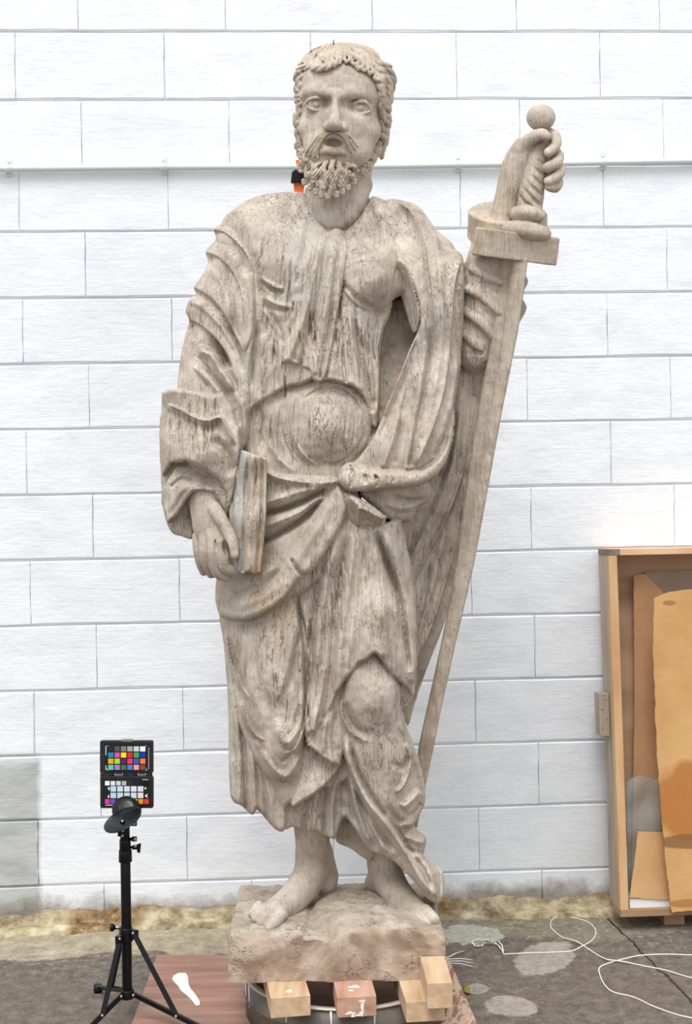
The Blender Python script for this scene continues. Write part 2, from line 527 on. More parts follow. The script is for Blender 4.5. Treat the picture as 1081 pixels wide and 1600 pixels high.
class Relief:
    """front surface of a solid, composed of overlapping layers and folds"""
    def __init__(s, x0, x1, y0, y1, h):
        s.h = h; s.x0 = x0; s.y0 = y0
        s.xs = np.arange(x0, x1, h, dtype=np.float32); s.ys = np.arange(y0, y1, h, dtype=np.float32)
        s.X, s.Y = np.meshgrid(s.xs, s.ys, indexing='ij')
        s.F = np.full(s.X.shape, -400., np.float32)
        s.S = np.full(s.X.shape, 400., np.float32)
        s.last = s.S
    def win(s, P, mg):
        a = max(int((P[:, 0].min() - mg - s.x0) / s.h), 0); b = min(int((P[:, 0].max() + mg - s.x0) / s.h) + 2, len(s.xs))
        c = max(int((P[:, 1].min() - mg - s.y0) / s.h), 0); d = min(int((P[:, 1].max() + mg - s.y0) / s.h) + 2, len(s.ys))
        return slice(a, b), slice(c, d)
    @staticmethod
    def poly_sd(P, X, Y):
        D = np.full(X.shape, 1e9, np.float32); ins = np.zeros(X.shape, bool)
        n = len(P)
        for i in range(n):
            ax, ay = P[i]; bx, by = P[(i + 1) % n]
            ex, ey = bx - ax, by - ay
            L = ex * ex + ey * ey
            if L < 1e-9: continue
            wx = X - ax; wy = Y - ay
            t = np.clip((wx * ex + wy * ey) / L, 0, 1)
            D = np.minimum(D, (wx - ex * t) ** 2 + (wy - ey * t) ** 2)
            if ay != by:
                cnd = (ay <= Y) != (by <= Y)
                ins ^= cnd & (wx < ex * wy / ey)
        D = np.sqrt(D)
        return np.where(ins, -D, D)
    @staticmethod
    def field(ctrl, X, Y, c=22.0):
        C = np.array(ctrl, float); n = len(C)
        phi = lambda r2: np.sqrt(r2 + c * c)
        A = np.zeros((n + 3, n + 3)); b = np.zeros(n + 3)
        d2 = ((C[:, None, :2] - C[None, :, :2]) ** 2).sum(2)
        A[:n, :n] = phi(d2) + np.eye(n) * -.5
        A[:n, n] = 1; A[:n, n + 1] = C[:, 0] / 100; A[:n, n + 2] = C[:, 1] / 100
        A[n:, :n] = A[:n, n:].T; b[:n] = C[:, 2]
        w = np.linalg.solve(A, b)
        R = (w[n] + w[n + 1] * X / 100 + w[n + 2] * Y / 100).astype(np.float32)
        for i in range(n):
            R += (w[i] * phi((X - C[i, 0]) ** 2 + (Y - C[i, 1]) ** 2)).astype(np.float32)
        return R
    def layer(s, poly, ctrl, R=6, A=6, n=4, mode='max', k=0, rel=None, smooth=True):
        P = cat_rom(poly, n, True) if smooth else np.array(poly, float)
        w = s.win(P, 4)
        X, Y = s.X[w], s.Y[w]
        D = s.poly_sd(P, X, Y)
        if isinstance(ctrl, (int, float)): B = np.full(X.shape, float(ctrl), np.float32)
        else: B = s.field(ctrl, X, Y)
        if rel is not None: B = B + np.where(s.F[w] > -300, s.F[w], 0) * rel
        e = np.clip(-D, 0, R)
        L = B - A * (1 - np.sqrt(np.clip(1 - (1 - e / R) ** 2, 0, 1)))
        F = s.F[w]; ins = D < s.h * .75
        if mode == 'max':
            N = np.maximum(F, L) if k == 0 else np.where(F > -300, smax(F, L, k), L)
        else: N = L
        s.F[w] = np.where(ins, N, F)
        s.S[w] = np.minimum(s.S[w], D)
        s.last = (w, D)
        return s
    def line(s, P, X, Y):
        """distance, side-signed distance, parameter along the line and interpolated values"""
        best = np.full(X.shape, 1e9, np.float32); T = np.zeros(X.shape, np.float32); SG = np.ones(X.shape, np.float32)
        L = np.concatenate([[0], np.cumsum(np.hypot(*(np.diff(P[:, :2], axis=0).T)))]); L /= L[-1]
        for i in range(len(P) - 1):
            ax, ay = P[i, :2]; bx, by = P[i + 1, :2]; ex, ey = bx - ax, by - ay
            q = ex * ex + ey * ey
            if q < 1e-9: continue
            wx = X - ax; wy = Y - ay
            t = np.clip((wx * ex + wy * ey) / q, 0, 1)
            d = (wx - ex * t) ** 2 + (wy - ey * t) ** 2
            m = d < best
            best = np.where(m, d, best); T = np.where(m, L[i] + (L[i + 1] - L[i]) * t, T)
            SG = np.where(m, np.where(ex * wy - ey * wx >= 0, 1, -1), SG)
        return np.sqrt(best), SG, T, L
    def fold(s, pts, w, a, kind='r', taper=(.25, .25), clip=True, drop=2.2):
        """kind r: round ridge (a<0: valley); v: sharp; c: cliff, high lip on the right-hand
        side of the direction of travel (screen), dropping sharply to the left"""
        P = cat_rom(pts, 5)
        win = s.win(P, w + 4)
        X, Y = s.X[win], s.Y[win]
        D, SG, T, L = s.line(P, X, Y)
        t0, t1 = taper
        tp = np.ones_like(T)
        if t0 > 0: tp *= np.clip(T / t0, 0, 1)
        if t1 > 0: tp *= np.clip((1 - T) / t1, 0, 1)
        tp = np.sin(tp * math.pi / 2)
        if kind == 'r': g = np.where(D < w, .5 * (.5 + .5 * np.cos(np.pi * D / w)) + .5 * np.clip(1 - D / w, 0, 1) ** 1.25, 0)
        elif kind == 'v': g = np.clip(1 - D / w, 0, 1) ** 1.3
        else:
            sd = D * SG
            g = np.where(sd >= 0, np.clip(1 - sd / w, 0, 1) ** 1.6, np.clip(1 + sd / drop, 0, 1))
        v = a * 1.4 * g * tp
        F = s.F[win]
        if clip and s.last is not None and isinstance(s.last, tuple):
            # limited to the polygon of the layer laid last
            full = np.full(s.F.shape, 9., np.float32); full[s.last[0]] = s.last[1]
            v = v * np.clip(-full[win] / 2 + .5, 0, 1)
        s.F[win] = np.where(F > -300, F + v, F)
        return s
    def dome(s, x, y, rx, ry, a, rot=0.0):
        c, sn = math.cos(rot), math.sin(rot)
        dx = s.X - x; dy = s.Y - y
        u = (dx * c + dy * sn) / rx; v = (-dx * sn + dy * c) / ry
        g = np.clip(1 - u * u - v * v, 0, 1) ** .8
        s.F = np.where(s.F > -300, s.F + a * g, s.F)
        return s
    def rough(s, seed=1, k=1.0):
        n = vnoise(s.X, s.Y, 26, seed) * 1.6 + vnoise(s.X, s.Y, 9, seed + 1) * .8 + vnoise(s.X, s.Y * .35, 4, seed + 2) * .45
        s.F += n * k
        return s

class Vol:
    def __init__(s, x0, x1, y0, y1, d0, d1, h):
        s.h = h; s.o = (x0, y0, d0)
        s.a = [np.arange(p, q, h, dtype=np.float32) for p, q in ((x0, x1), (y0, y1), (d0, d1))]
        s.f = np.full([len(q) for q in s.a], 6.0, np.float32)
    def win(s, lo, hi, mg):
        sl = []
        for i in range(3):
            a = max(int((lo[i] - mg - s.o[i]) / s.h), 0); b = min(int((hi[i] + mg - s.o[i]) / s.h) + 2, s.f.shape[i])
            if b <= a: return None, None
            sl.append(slice(a, b))
        g = (s.a[0][sl[0]][:, None, None], s.a[1][sl[1]][None, :, None], s.a[2][sl[2]][None, None, :])
        return tuple(sl), g
    def put(s, w, v, k=0, cut=False):
        if cut: s.f[w] = smax(s.f[w], -v, k)
        else: s.f[w] = smin(s.f[w], v, k)
    def ell(s, c, r, k=4, rz=0.0, cut=False, ry=0.0, rx=0.0):
        """ellipsoid; rz turns it in the picture plane, ry about the vertical, rx about the horizontal (degrees)"""
        m = max(r) + k + 3
        w, g = s.win([c[i] - m for i in range(3)], [c[i] + m for i in range(3)], 0)
        if w is None: return s
        M = (Matrix.Rotation(math.radians(rz), 3, 'Z') @ Matrix.Rotation(math.radians(ry), 3, 'Y') @ Matrix.Rotation(math.radians(rx), 3, 'X')).transposed()
        d = [g[i] - c[i] for i in range(3)]
        q = [(M[i][0] * d[0] + M[i][1] * d[1] + M[i][2] * d[2]) / r[i] for i in range(3)]
        k0 = np.sqrt(q[0] ** 2 + q[1] ** 2 + q[2] ** 2)
        k1 = np.sqrt((q[0] / r[0]) ** 2 + (q[1] / r[1]) ** 2 + (q[2] / r[2]) ** 2) + 1e-6
        s.put(w, (k0 * (k0 - 1) / k1).astype(np.float32), k, cut)
        return s
    def chain(s, pts, k=3, n=3, cut=False, sd=1.0, inner=0):
        """tapering tube through (x, y, d, r) points; sd scales its size in depth"""
        P = cat_rom(pts, n) if n > 1 and len(pts) > 2 else np.array(pts, float)
        R = P[:, 3].max() * max(1, sd)
        lo = P[:, :3].min(0); hi = P[:, :3].max(0)
        w, g = s.win(lo, hi, R + k + 3)
        if w is None: return s
        best = None
        for i in range(len(P) - 1):
            a = P[i]; b = P[i + 1]
            e = b[:3] - a[:3]; q = (e[:2] ** 2).sum() + (e[2] / sd) ** 2
            if q < 1e-9: continue
            wx, wy, wd = g[0] - a[0], g[1] - a[1], (g[2] - a[2]) / sd
            ed = e[2] / sd
            t = np.clip((wx * e[0] + wy * e[1] + wd * ed) / q, 0, 1)
            d = np.sqrt((wx - e[0] * t) ** 2 + (wy - e[1] * t) ** 2 + (wd - ed * t) ** 2) - (a[3] + (b[3] - a[3]) * t)
            best = d if best is None else (np.minimum(best, d) if inner == 0 else smin(best, d, inner))
        s.put(w, best.astype(np.float32), k, cut)
        return s
    def slab(s, R, back, c=.75, k=2.5, rnd=3.0):
        """solid between the relief R and the back surface map (same grid as the relief)"""
        assert abs(R.h - s.h) < 1e-6
        i0 = int(round((R.x0 - s.o[0]) / s.h)); j0 = int(round((R.y0 - s.o[1]) / s.h))
        w = (slice(i0, i0 + R.F.shape[0]), slice(j0, j0 + R.F.shape[1]), slice(None))
        D = s.a[2][None, None, :]
        F = R.F[:, :, None]; S = R.S[:, :, None]
        for i in range(0, R.F.shape[0], 64):
            q = (slice(i0 + i, min(i0 + i + 64, i0 + R.F.shape[0])), w[1], w[2])
            ii = slice(i, i + 64)
            v = smax((D - F[ii]) * c, S[ii] + 0 * D, k)
            v = smax(v, (back[ii][:, :, None] - D) * c, 4)
            s.f[q] = np.minimum(s.f[q], v)
        return s
    def box(s, c, half, M=None, k=0, rnd=2.0, cut=False):
        m = math.sqrt(sum(q * q for q in half)) + 4
        w, g = s.win([c[i] - m for i in range(3)], [c[i] + m for i in range(3)], 0)
        d = [g[i] - c[i] for i in range(3)]
        if M is None: M = Matrix.Identity(3)
        M = M.transposed()
        q = [np.abs(M[i][0] * d[0] + M[i][1] * d[1] + M[i][2] * d[2]) - half[i] + rnd for i in range(3)]
        o = np.sqrt(sum(np.maximum(t, 0) ** 2 for t in q)) + np.minimum(np.maximum(np.maximum(q[0], q[1]), q[2]), 0) - rnd
        s.put(w, o.astype(np.float32), k, cut)
        return s
    def cyl(s, c, rx, rd, half, M, k=0, rnd=3.0):
        """elliptic drum, its axis along the local y"""
        m = max(rx, rd, half) + 6
        w, g = s.win([c[i] - m for i in range(3)], [c[i] + m for i in range(3)], 0)
        M = M.transposed()
        q = [M[i][0] * (g[0] - c[0]) + M[i][1] * (g[1] - c[1]) + M[i][2] * (g[2] - c[2]) for i in range(3)]
        rr = (np.sqrt((q[0] / rx) ** 2 + (q[2] / rd) ** 2) - 1) * min(rx, rd)
        o = smax(rr, np.abs(q[1]) - half, rnd)
        s.put(w, o.astype(np.float32), k)
        return s
    def front(s):
        """depth of the visible surface for every (x, y) column"""
        m = s.f < 0
        k = m.shape[2] - 1 - np.argmax(m[:, :, ::-1], axis=2)
        return np.where(m.any(2), s.a[2][k], -999.)
    def groove(s, Hm, pts, r, sink=0.0, k=.8):
        """cut a groove following the surface"""
        P = cat_rom(pts, 6); out = []
        for p in P:
            i = int(round((p[0] - s.o[0]) / s.h)); j = int(round((p[1] - s.o[1]) / s.h))
            if 0 <= i < Hm.shape[0] and 0 <= j < Hm.shape[1] and Hm[i, j] > -900:
                out.append((p[0], p[1], float(Hm[i, j]) - sink, r))
            else:
                if len(out) > 2: s.chain(out, k, 1, cut=True)
                out = []
        if len(out) > 2:
            n = len(out)
            out = [(a, b, c, q * min(1, .45 + 1.6 * min(i, n - 1 - i) / n)) for i, (a, b, c, q) in enumerate(out)]
            s.chain(out, k, 1, cut=True)
    def wobble(s, amp=.8, scale=24, seed=3):
        """uneven tool-worn surface"""
        X, Y = np.meshgrid(s.a[0], s.a[1], indexing='ij')
        n = vnoise(X, Y, scale, seed) * amp + vnoise(X, Y, scale * .35, seed + 1) * amp * .5
        s.f += n[:, :, None]
        return s
    def mesh(s, name, mat, parent, adapt=0.0, smooth=True):
        g = vdb.FloatGrid(6.0)
        f = np.clip(s.f, -6, 6).astype(np.float32)
        f[0] = f[-1] = 6; f[:, 0] = f[:, -1] = 6; f[:, :, 0] = f[:, :, -1] = 6
        g.copyFromArray(f)
        if adapt > 0: pts, tris, quads = g.convertToPolygons(isovalue=0.0, adaptivity=adapt)
        else:
            pts, quads = g.convertToQuads(isovalue=0.0); tris = np.zeros((0, 3), int)
        V = pts * s.h + np.array(s.o)
        W = to_world(V.astype(np.float64)).astype(np.float32)
        me = bpy.data.meshes.new(name)
        nq, nt_ = len(quads), len(tris)
        # the axes (x right, y down, d near) map to a right-handed world frame, vdb winding is flipped below if needed
        q = quads.astype(np.int32)[:, ::1]; t = tris.astype(np.int32)
        me.vertices.add(len(W)); me.vertices.foreach_set('co', W.ravel())
        li = np.concatenate([q.ravel(), t.ravel()]) if nt_ else q.ravel()
        me.loops.add(len(li)); me.loops.foreach_set('vertex_index', li.astype(np.int32))
        me.polygons.add(nq + nt_)
        st = np.concatenate([np.arange(nq) * 4, nq * 4 + np.arange(nt_) * 3]).astype(np.int32)
        me.polygons.foreach_set('loop_start', st)
        me.polygons.foreach_set('use_smooth', np.ones(nq + nt_, bool))
        me.update(calc_edges=True); me.validate()
        # orientation test
        c = W.mean(0)
        vol = 0.0
        a, b, d = W[q[:, 0]] - c, W[q[:, 1]] - c, W[q[:, 2]] - c
        vol = float(np.einsum('ij,ij->i', a, np.cross(b, d)).sum())
        if vol < 0: me.flip_normals()
        s.f = None
        print('MESH', name, len(W), nq + nt_)
        return link(name, me, mat, parent)
# ================================================================ statue
def mat_wood(name, hue=0.0, crack=1.0, dark=1.0, patina=1.0, book=False):
    k = NT(name, .86, .22); g = k.geo()
    t1 = k.n('ShaderNodeTexNoise'); t1.inputs['Scale'].default_value = 6.0; t1.inputs['Detail'].default_value = 3; k.l(g, t1.inputs['Vector'])
    gw = k.addv(g, t1.outputs[1], .03)
    big = k.noise(g, 3.2, 5, .6); med = k.noise(gw, 16, 6, .65); fine = k.noise(g, 170, 4, .7)
    grain = k.noise(k.mapv(gw, (150, 150, 7)), 1.0, 5, .65)
    base = k.ramp(med, [(.28, srgb(156, 143, 129)), (.45, srgb(184, 171, 157)), (.6, srgb(200, 189, 175)), (.78, srgb(219, 212, 201))])
    base = k.mix(k.mr(big, .5, .68, 0, .5 * patina), base, srgb(170, 153, 138))
    b2 = k.noise(k.mapv(g, (1, 1, .6), (3, 1, 2)), 4.4, 5, .6)
    base = k.mix(k.mr(b2, .57, .68, 0, .5 * patina), base, srgb(186, 188, 178))        # greenish grey old ground
    b3 = k.noise(k.mapv(g, (1, 1, .5), (7, 4, 1)), 5.0, 5, .6)
    base = k.mix(k.mr(b3, .60, .70, 0, .5 * patina), base, srgb(190, 158, 120))        # warm bare wood
    base = k.mix(k.mr(grain, .52, .70, 0, .45), base, srgb(120, 104, 90))
    base = k.mix(k.mr(fine, .60, .72, 0, .35), base, srgb(220, 212, 198))
    base = k.mix(k.mr(fine, .40, .30, 0, .30), base, srgb(104, 90, 76))
    if book:                                    # old paint: blue grey cover, orange stains on the edge of the leaves
        x_, y_, z_ = k.sep(g)
        A_ = P(387, 710, 3.31); B_ = P(380, 890, 3.31)
        xx = k.math('ADD', x_, k.math('MULTIPLY', k.math('SUBTRACT', A_.z, z_), (A_.x - B_.x) / (A_.z - B_.z)))
        cov = k.mr(xx, A_.x - .004, A_.x + .004, .42, 0)
        base = k.mix(cov, base, srgb(166, 172, 172))
        st_ = k.noise(k.mapv(gw, (60, 60, 5)), 1.0, 4)
        base = k.mix(k.math('MULTIPLY', k.mr(st_, .48, .66, 0, .42), k.mr(xx, A_.x - .002, A_.x + .006)), base, srgb(198, 150, 104))
    # drying checks: broken thin lines along the grain, in patches
    def checks(sc, off, w, detail=3):
        n = k.noise(k.mapv(gw, sc, off), 1.0, detail, .5)
        return k.mr(k.math('ABSOLUTE', k.math('SUBTRACT', n, .5)), w * .3, w, 1, 0)
    patch = k.mr(k.noise(k.mapv(g, (1, 1, .6), (2, 8, 5)), 7, 5, .65), .47, .58)
    cr = k.math('MULTIPLY', checks((62, 62, 3.0), (0, 0, 0), .013), patch)
    patchb = k.mr(k.noise(k.mapv(g, (1, 1, .5), (9, 1, 3)), 12, 5, .65), .53, .62)
    crb = k.math('MULTIPLY', checks((120, 120, 9), (4, 4, 4), .02), patchb)
    patch2 = k.mr(k.noise(k.mapv(g, (1, 1, .8), (5, 2, 9)), 9, 5, .65), .54, .60)
    cr2 = k.math('MULTIPLY', checks((60, 60, 46), (7, 1, 2), .014, 4), patch2)
    pits = k.mr(k.noise(gw, 95, 5, .7), .64, .70)
    allc = k.math('MULTIPLY', k.math('MAXIMUM', k.math('MAXIMUM', cr, k.math('MULTIPLY', crb, .8)), k.math('MAXIMUM', k.math('MULTIPLY', cr2, .3), k.math('MULTIPLY', pits, .5))), crack)
    base = k.mix(k.math('MULTIPLY', allc, .62), base, srgb(88, 76, 64))
    if hue: base = k.mix(hue, base, srgb(176, 148, 116))
    if dark != 1.0: base = k.mix(1.0, base, (dark, dark, dark, 1), 'MULTIPLY')
    k.col(base)
    k.bump(med, .5, .006); k.bump(grain, .5, .0022); k.bump(fine, .6, .0016)
    k.bump(k.math('SUBTRACT', 1.0, allc), .7, .003)
    return k.m
M_WOOD = mat_wood('weathered_wood')
M_SKIN = mat_wood('smooth_weathered_wood', 0, .30, 1.0, .8)
M_HAIR = mat_wood('carved_hair_wood', .12, .25, 1.0, .6)
M_BLADE = mat_wood('bare_carved_wood', .12, .35, .97, .5)
M_BOOK = mat_wood('painted_book_wood', 0, .8, 1.0, .6, True)

statue = empty('carved_statue', onz(525, 1440, .25))
tag(statue, 'tall weathered wooden statue of a bearded robed man holding a sword and a book', 'statue')
def keep(o):
    o.matrix_parent_inverse = Matrix.Translation(-statue.location); return o

# ---------------------------------------------------------------- the figure: head, neck, chest, arms, hands, legs, feet
HB = 1.25
def carve_body():
    v = Vol(270, 905, 55, 1475, -128, 152, HB)
    # --- head
    v.ell((541, 142, -8), (74, 72, 86), 0, rz=5)
    v.ell((530, 140, 26), (60, 62, 56), 8, rz=6)
    v.ell((531, 190, 24), (61, 74, 58), 10, rz=7)
    v.ell((522, 238, 36), (42, 44, 44), 12, rz=7)
    v.ell((528, 124, 32), (52, 36, 38), 12, rz=5)
    v.ell((489, 198, 40), (21, 17, 24), 12, rz=-15); v.ell((566, 204, 34), (24, 16, 24), 16, rz=20)       # cheek bones
    v.ell((496, 226, 48), (20, 26, 24), 12); v.ell((556, 232, 42), (24, 26, 26), 12)
    # nose: broad wedge, then the ridge
    v.chain([(523, 150, 70, 10), (523, 175, 78, 12), (523, 194, 80, 13)], 10)
    v.chain([(523, 146, 80, 6), (523, 160, 87, 6), (523, 176, 97, 7.5), (522, 192, 106, 9.5)], 7, sd=1.2)
    v.ell((513, 198, 88), (7.5, 6.5, 12), 5, rz=-20); v.ell((534, 199, 87), (8, 6.5, 12), 5, rz=20); v.ell((523, 196, 103), (9.5, 7.5, 12), 6)
    # eye sockets
    v.ell((494, 160, 88), (22, 13.5, 27), 8, cut=True, rz=4); v.ell((563, 166, 86), (24, 14, 28), 8, cut=True, rz=6)
    v.ell((508, 160, 96), (8, 12, 20), 7, cut=True); v.ell((540, 162, 96), (9, 12, 20), 7, cut=True)
    # brows
    v.chain([(473, 150, 48, 5), (484, 143, 60, 7), (498, 141, 70, 8), (511, 146, 78, 7)], 9)
    v.chain([(533, 148, 78, 7), (547, 143, 74, 8), (564, 145, 66, 8), (586, 155, 48, 6)], 9)
    v.ell((513, 205.5, 104), (4.6, 4.2, 8), 1.5, cut=True, rz=-15); v.ell((532, 206.5, 103), (4.8, 4.2, 8), 1.5, cut=True, rz=15)
    # eyes: ball, lids, carved iris
    for (x, y, d, r, t) in ((494, 162, 57, 15.5, 0), (563, 168, 55, 16, 3)):
        v.ell((x, y, d), (r * 1.12, r * .92, r), 1.5)
        fr = d + r
        v.chain([(x - 18, y + 2 - t, fr - 10, 2.2), (x - 11, y - 6.5, fr - 3, 2.5), (x, y - 9.5, fr + .5, 2.7), (x + 10, y - 7, fr - 2, 2.6), (x + 17, y + 2 + t, fr - 8, 2.2)], 1.2)
        v.chain([(x - 17, y + 2 - t, fr - 10, 1.8), (x - 8, y + 8.5, fr - 3.5, 2.2), (x + 1, y + 10.5, fr - 3, 2.3), (x + 10, y + 8, fr - 4, 2.2), (x + 17, y + 2 + t, fr - 8, 1.8)], 1.2)
        ring = [(x + 6.8 * math.cos(a), y + .5 + 6.4 * math.sin(a), fr - 1.2 - .018 * 6.8 ** 2 * abs(math.cos(a)), 1.35) for a in np.linspace(0, 2 * math.pi, 15)]
        v.chain(ring, .8, 1, cut=True)
        v.chain([(x - 13, y + 17, fr - 15, 3), (x, y + 21, fr - 10, 3.2), (x + 13, y + 17, fr - 12, 3)], 5)
    # mouth
    v.ell((519, 222, 62), (27, 19, 24), 10, rz=5)
    v.ell((521, 223, 88), (16, 7, 18), 3, cut=True, rz=4)
    v.chain([(503, 238, 76, 4), (511, 235, 83, 5.5), (521, 237, 85, 6.2), (531, 237, 83, 5.5), (538, 241, 76, 4)], 2.5)
    v.chain([(500, 224, 74, 4), (508, 215, 82, 4.5), (520, 212, 86, 4.5), (532, 215, 82, 4.5), (542, 226, 74, 4)], 3)
    v.ell((519, 258, 44), (25, 20, 28), 8)
    # ears behind the hair edge
    v.ell((600, 190, -8), (9, 20, 12), 4, rz=8)
    # neck, chest, trunk inside the garments
    v.chain([(541, 200, -10, 52), (534, 270, -5, 46), (527, 320, 0, 48), (520, 345, -8, 52)], 10)
    v.chain([(487, 300, 8, 10), (505, 330, 36, 10), (516, 348, 44, 8)], 8)
    v.chain([(571, 290, 8, 10), (552, 325, 36, 11), (532, 350, 44, 8)], 8)
    v.chain([(525, 350, 0, 46), (500, 500, 10, 55), (505, 700, 15, 60), (505, 790, 10, 58)], 12, sd=.8)
    v.chain([(525, 350, -10, 35), (430, 355, -15, 34), (370, 380, -15, 30)], 14)
    v.chain([(525, 350, -10, 35), (620, 360, -20, 34), (680, 400, -20, 30)], 14)
    # arm on the left of the picture
    v.chain([(375, 385, -10, 34), (335, 500, 0, 30), (318, 610, 15, 29), (318, 700, 40, 27), (322, 775, 60, 24)], 10)
    # arm on the right, forearm raised
    v.chain([(680, 400, -20, 28), (725, 480, -20, 30), (745, 545, -15, 28), (765, 470, -14, 30), (782, 370, -8, 28), (792, 325, -4, 20)], 8)
    # --- hanging hand on the book
    v.chain([(320, 772, 62, 25), (323, 800, 68, 25.5), (329, 825, 74, 24), (331, 840, 76, 20)], 8, sd=.8)
    v.ell((320, 826, 68), (17, 24, 19), 8, rz=-12)
    v.chain([(342, 826, 88, 9.5), (345, 848, 98, 9.5), (348, 872, 98, 10), (352, 886, 94, 9.5), (364, 892, 90, 8.5), (376, 892, 88, 7.5)], 1)   # index
    v.chain([(330, 832, 88, 9), (331, 855, 96, 9), (333, 878, 92, 9), (341, 896, 84, 9), (354, 901, 78, 8)], 1)             # middle
    v.chain([(319, 836, 82, 8.5), (319, 858, 86, 8.5), (322, 880, 80, 8.3), (330, 896, 68, 8)], 1)                       # ring
    v.chain([(308, 838, 70, 8), (309, 860, 72, 7.8), (313, 880, 66, 7.2), (318, 894, 56, 6)], 1.5)                         # little
    v.chain([(335, 795, 86, 12), (347, 815, 98, 10.5), (358, 836, 108, 10), (363, 852, 113, 9.5), (366, 866, 113, 8)], 4)    # thumb
    v.ell((367, 866, 120), (5, 7, 2.5), 1.2)
    v.ell((353, 858, 112), (5, 15, 14), 3, cut=True, rz=-14)
    for pts in ([(336, 838, 96), (339, 862, 106), (343, 884, 104)], [(325, 842, 92), (326, 866, 97), (331, 888, 92)], [(314, 844, 84), (315, 866, 86), (319, 886, 78)]):
        v.chain([(p[0], p[1], p[2], 1.8) for p in pts], 1.5, cut=True)
    # --- raised hand round the grip
    v.chain([(790, 330, 0, 18), (796, 300, 4, 19), (803, 268, 6, 21), (813, 243, 8, 19), (826, 226, 12, 14)], 6, sd=.9)
    v.chain([(780, 335, -2, 9), (786, 295, 0, 9), (796, 255, 0, 9), (812, 225, 6, 9)], 8)
    v.chain([(812, 232, 14, 12), (830, 217, 24, 10.5), (846, 210, 30, 9.5), (853, 213, 32, 8.5)], 4)                         # index over the top
    v.chain([(858, 207, 4, 8), (868, 214, 16, 8.5), (868, 228, 26, 8.5), (857, 238, 34, 8)], 2)
    v.chain([(862, 232, 0, 8), (873, 243, 14, 8.5), (868, 254, 26, 9), (855, 262, 33, 8)], 1.8)
    v.chain([(866, 252, -4, 8), (875, 265, 10, 8.5), (869, 276, 24, 8.5), (857, 283, 31, 7.8)], 1.8)
    v.chain([(864, 272, -6, 8), (872, 284, 8, 8), (867, 293, 20, 8), (857, 292, 28, 6.5)], 1.8)
    v.chain([(822, 245, -14, 14), (845, 235, -14, 13), (862, 245, -12, 12), (868, 270, -12, 10)], 6)                         # back of the fingers
    v.ell((856, 250, -2), (15, 42, 14), 5)
    # --- knee, shin, ankle, foot (right in the picture)
    v.chain([(575, 960, 10, 50), (578, 1040, 48, 48), (578, 1080, 62, 48)], 10)
    v.ell((578, 1084, 56), (41, 54, 50), 10)
    v.chain([(582, 1120, 50, 44), (592, 1180, 22, 42), (600, 1250, -20, 36), (600, 1310, -52, 28), (602, 1350, -66, 25)], 12)
    v.chain([(600, 1340, -66, 25), (604, 1368, -60, 26), (618, 1395, -30, 25), (638, 1418, 6, 24), (655, 1432, 34, 20)], 8, sd=.9)
    v.ell((590, 1380, -76), (21, 22, 24), 6)
    for (a, b, r) in (((622, 1428, 30), (634, 1446, 58), 8), ((636, 1430, 38), (650, 1449, 68), 8.5), ((650, 1430, 42), (664, 1449, 72), 9.5), ((664, 1424, 38), (677, 1438, 62), 11)):
        v.chain([(a[0], a[1], a[2], r), (b[0], b[1], b[2], r * .9)], 4)
    # --- standing leg (left in the picture)
    v.chain([(470, 1000, 20, 55), (475, 1150, 0, 46), (488, 1260, -30, 33), (488, 1310, -42, 26), (490, 1345, -48, 25)], 12)
    v.chain([(489, 1335, -48, 25), (487, 1362, -38, 27), (468, 1392, -6, 25), (446, 1414, 26, 23), (424, 1428, 50, 20)], 8, sd=.9)
    v.ell((508, 1378, -62), (19, 24, 26), 8)
    v.chain([(500, 1330, -55, 18), (512, 1365, -66, 16)], 8)
    for (a, b, r) in (((440, 1430, 58), (421, 1449, 84), 10), ((425, 1425, 56), (408, 1443, 76), 8), ((412, 1420, 50), (399, 1436, 68), 7.2), ((404, 1414, 44), (393, 1429, 60), 6.8)):
        v.chain([(a[0], a[1], a[2], r), (b[0], b[1], b[2], r * .88)], 3)
    v.ell((419, 1452, 92), (5.5, 5, 4), 1)
    v.wobble(.45, 22, 5)
    return keep(v.mesh('body', M_SKIN, statue))
carve_body()

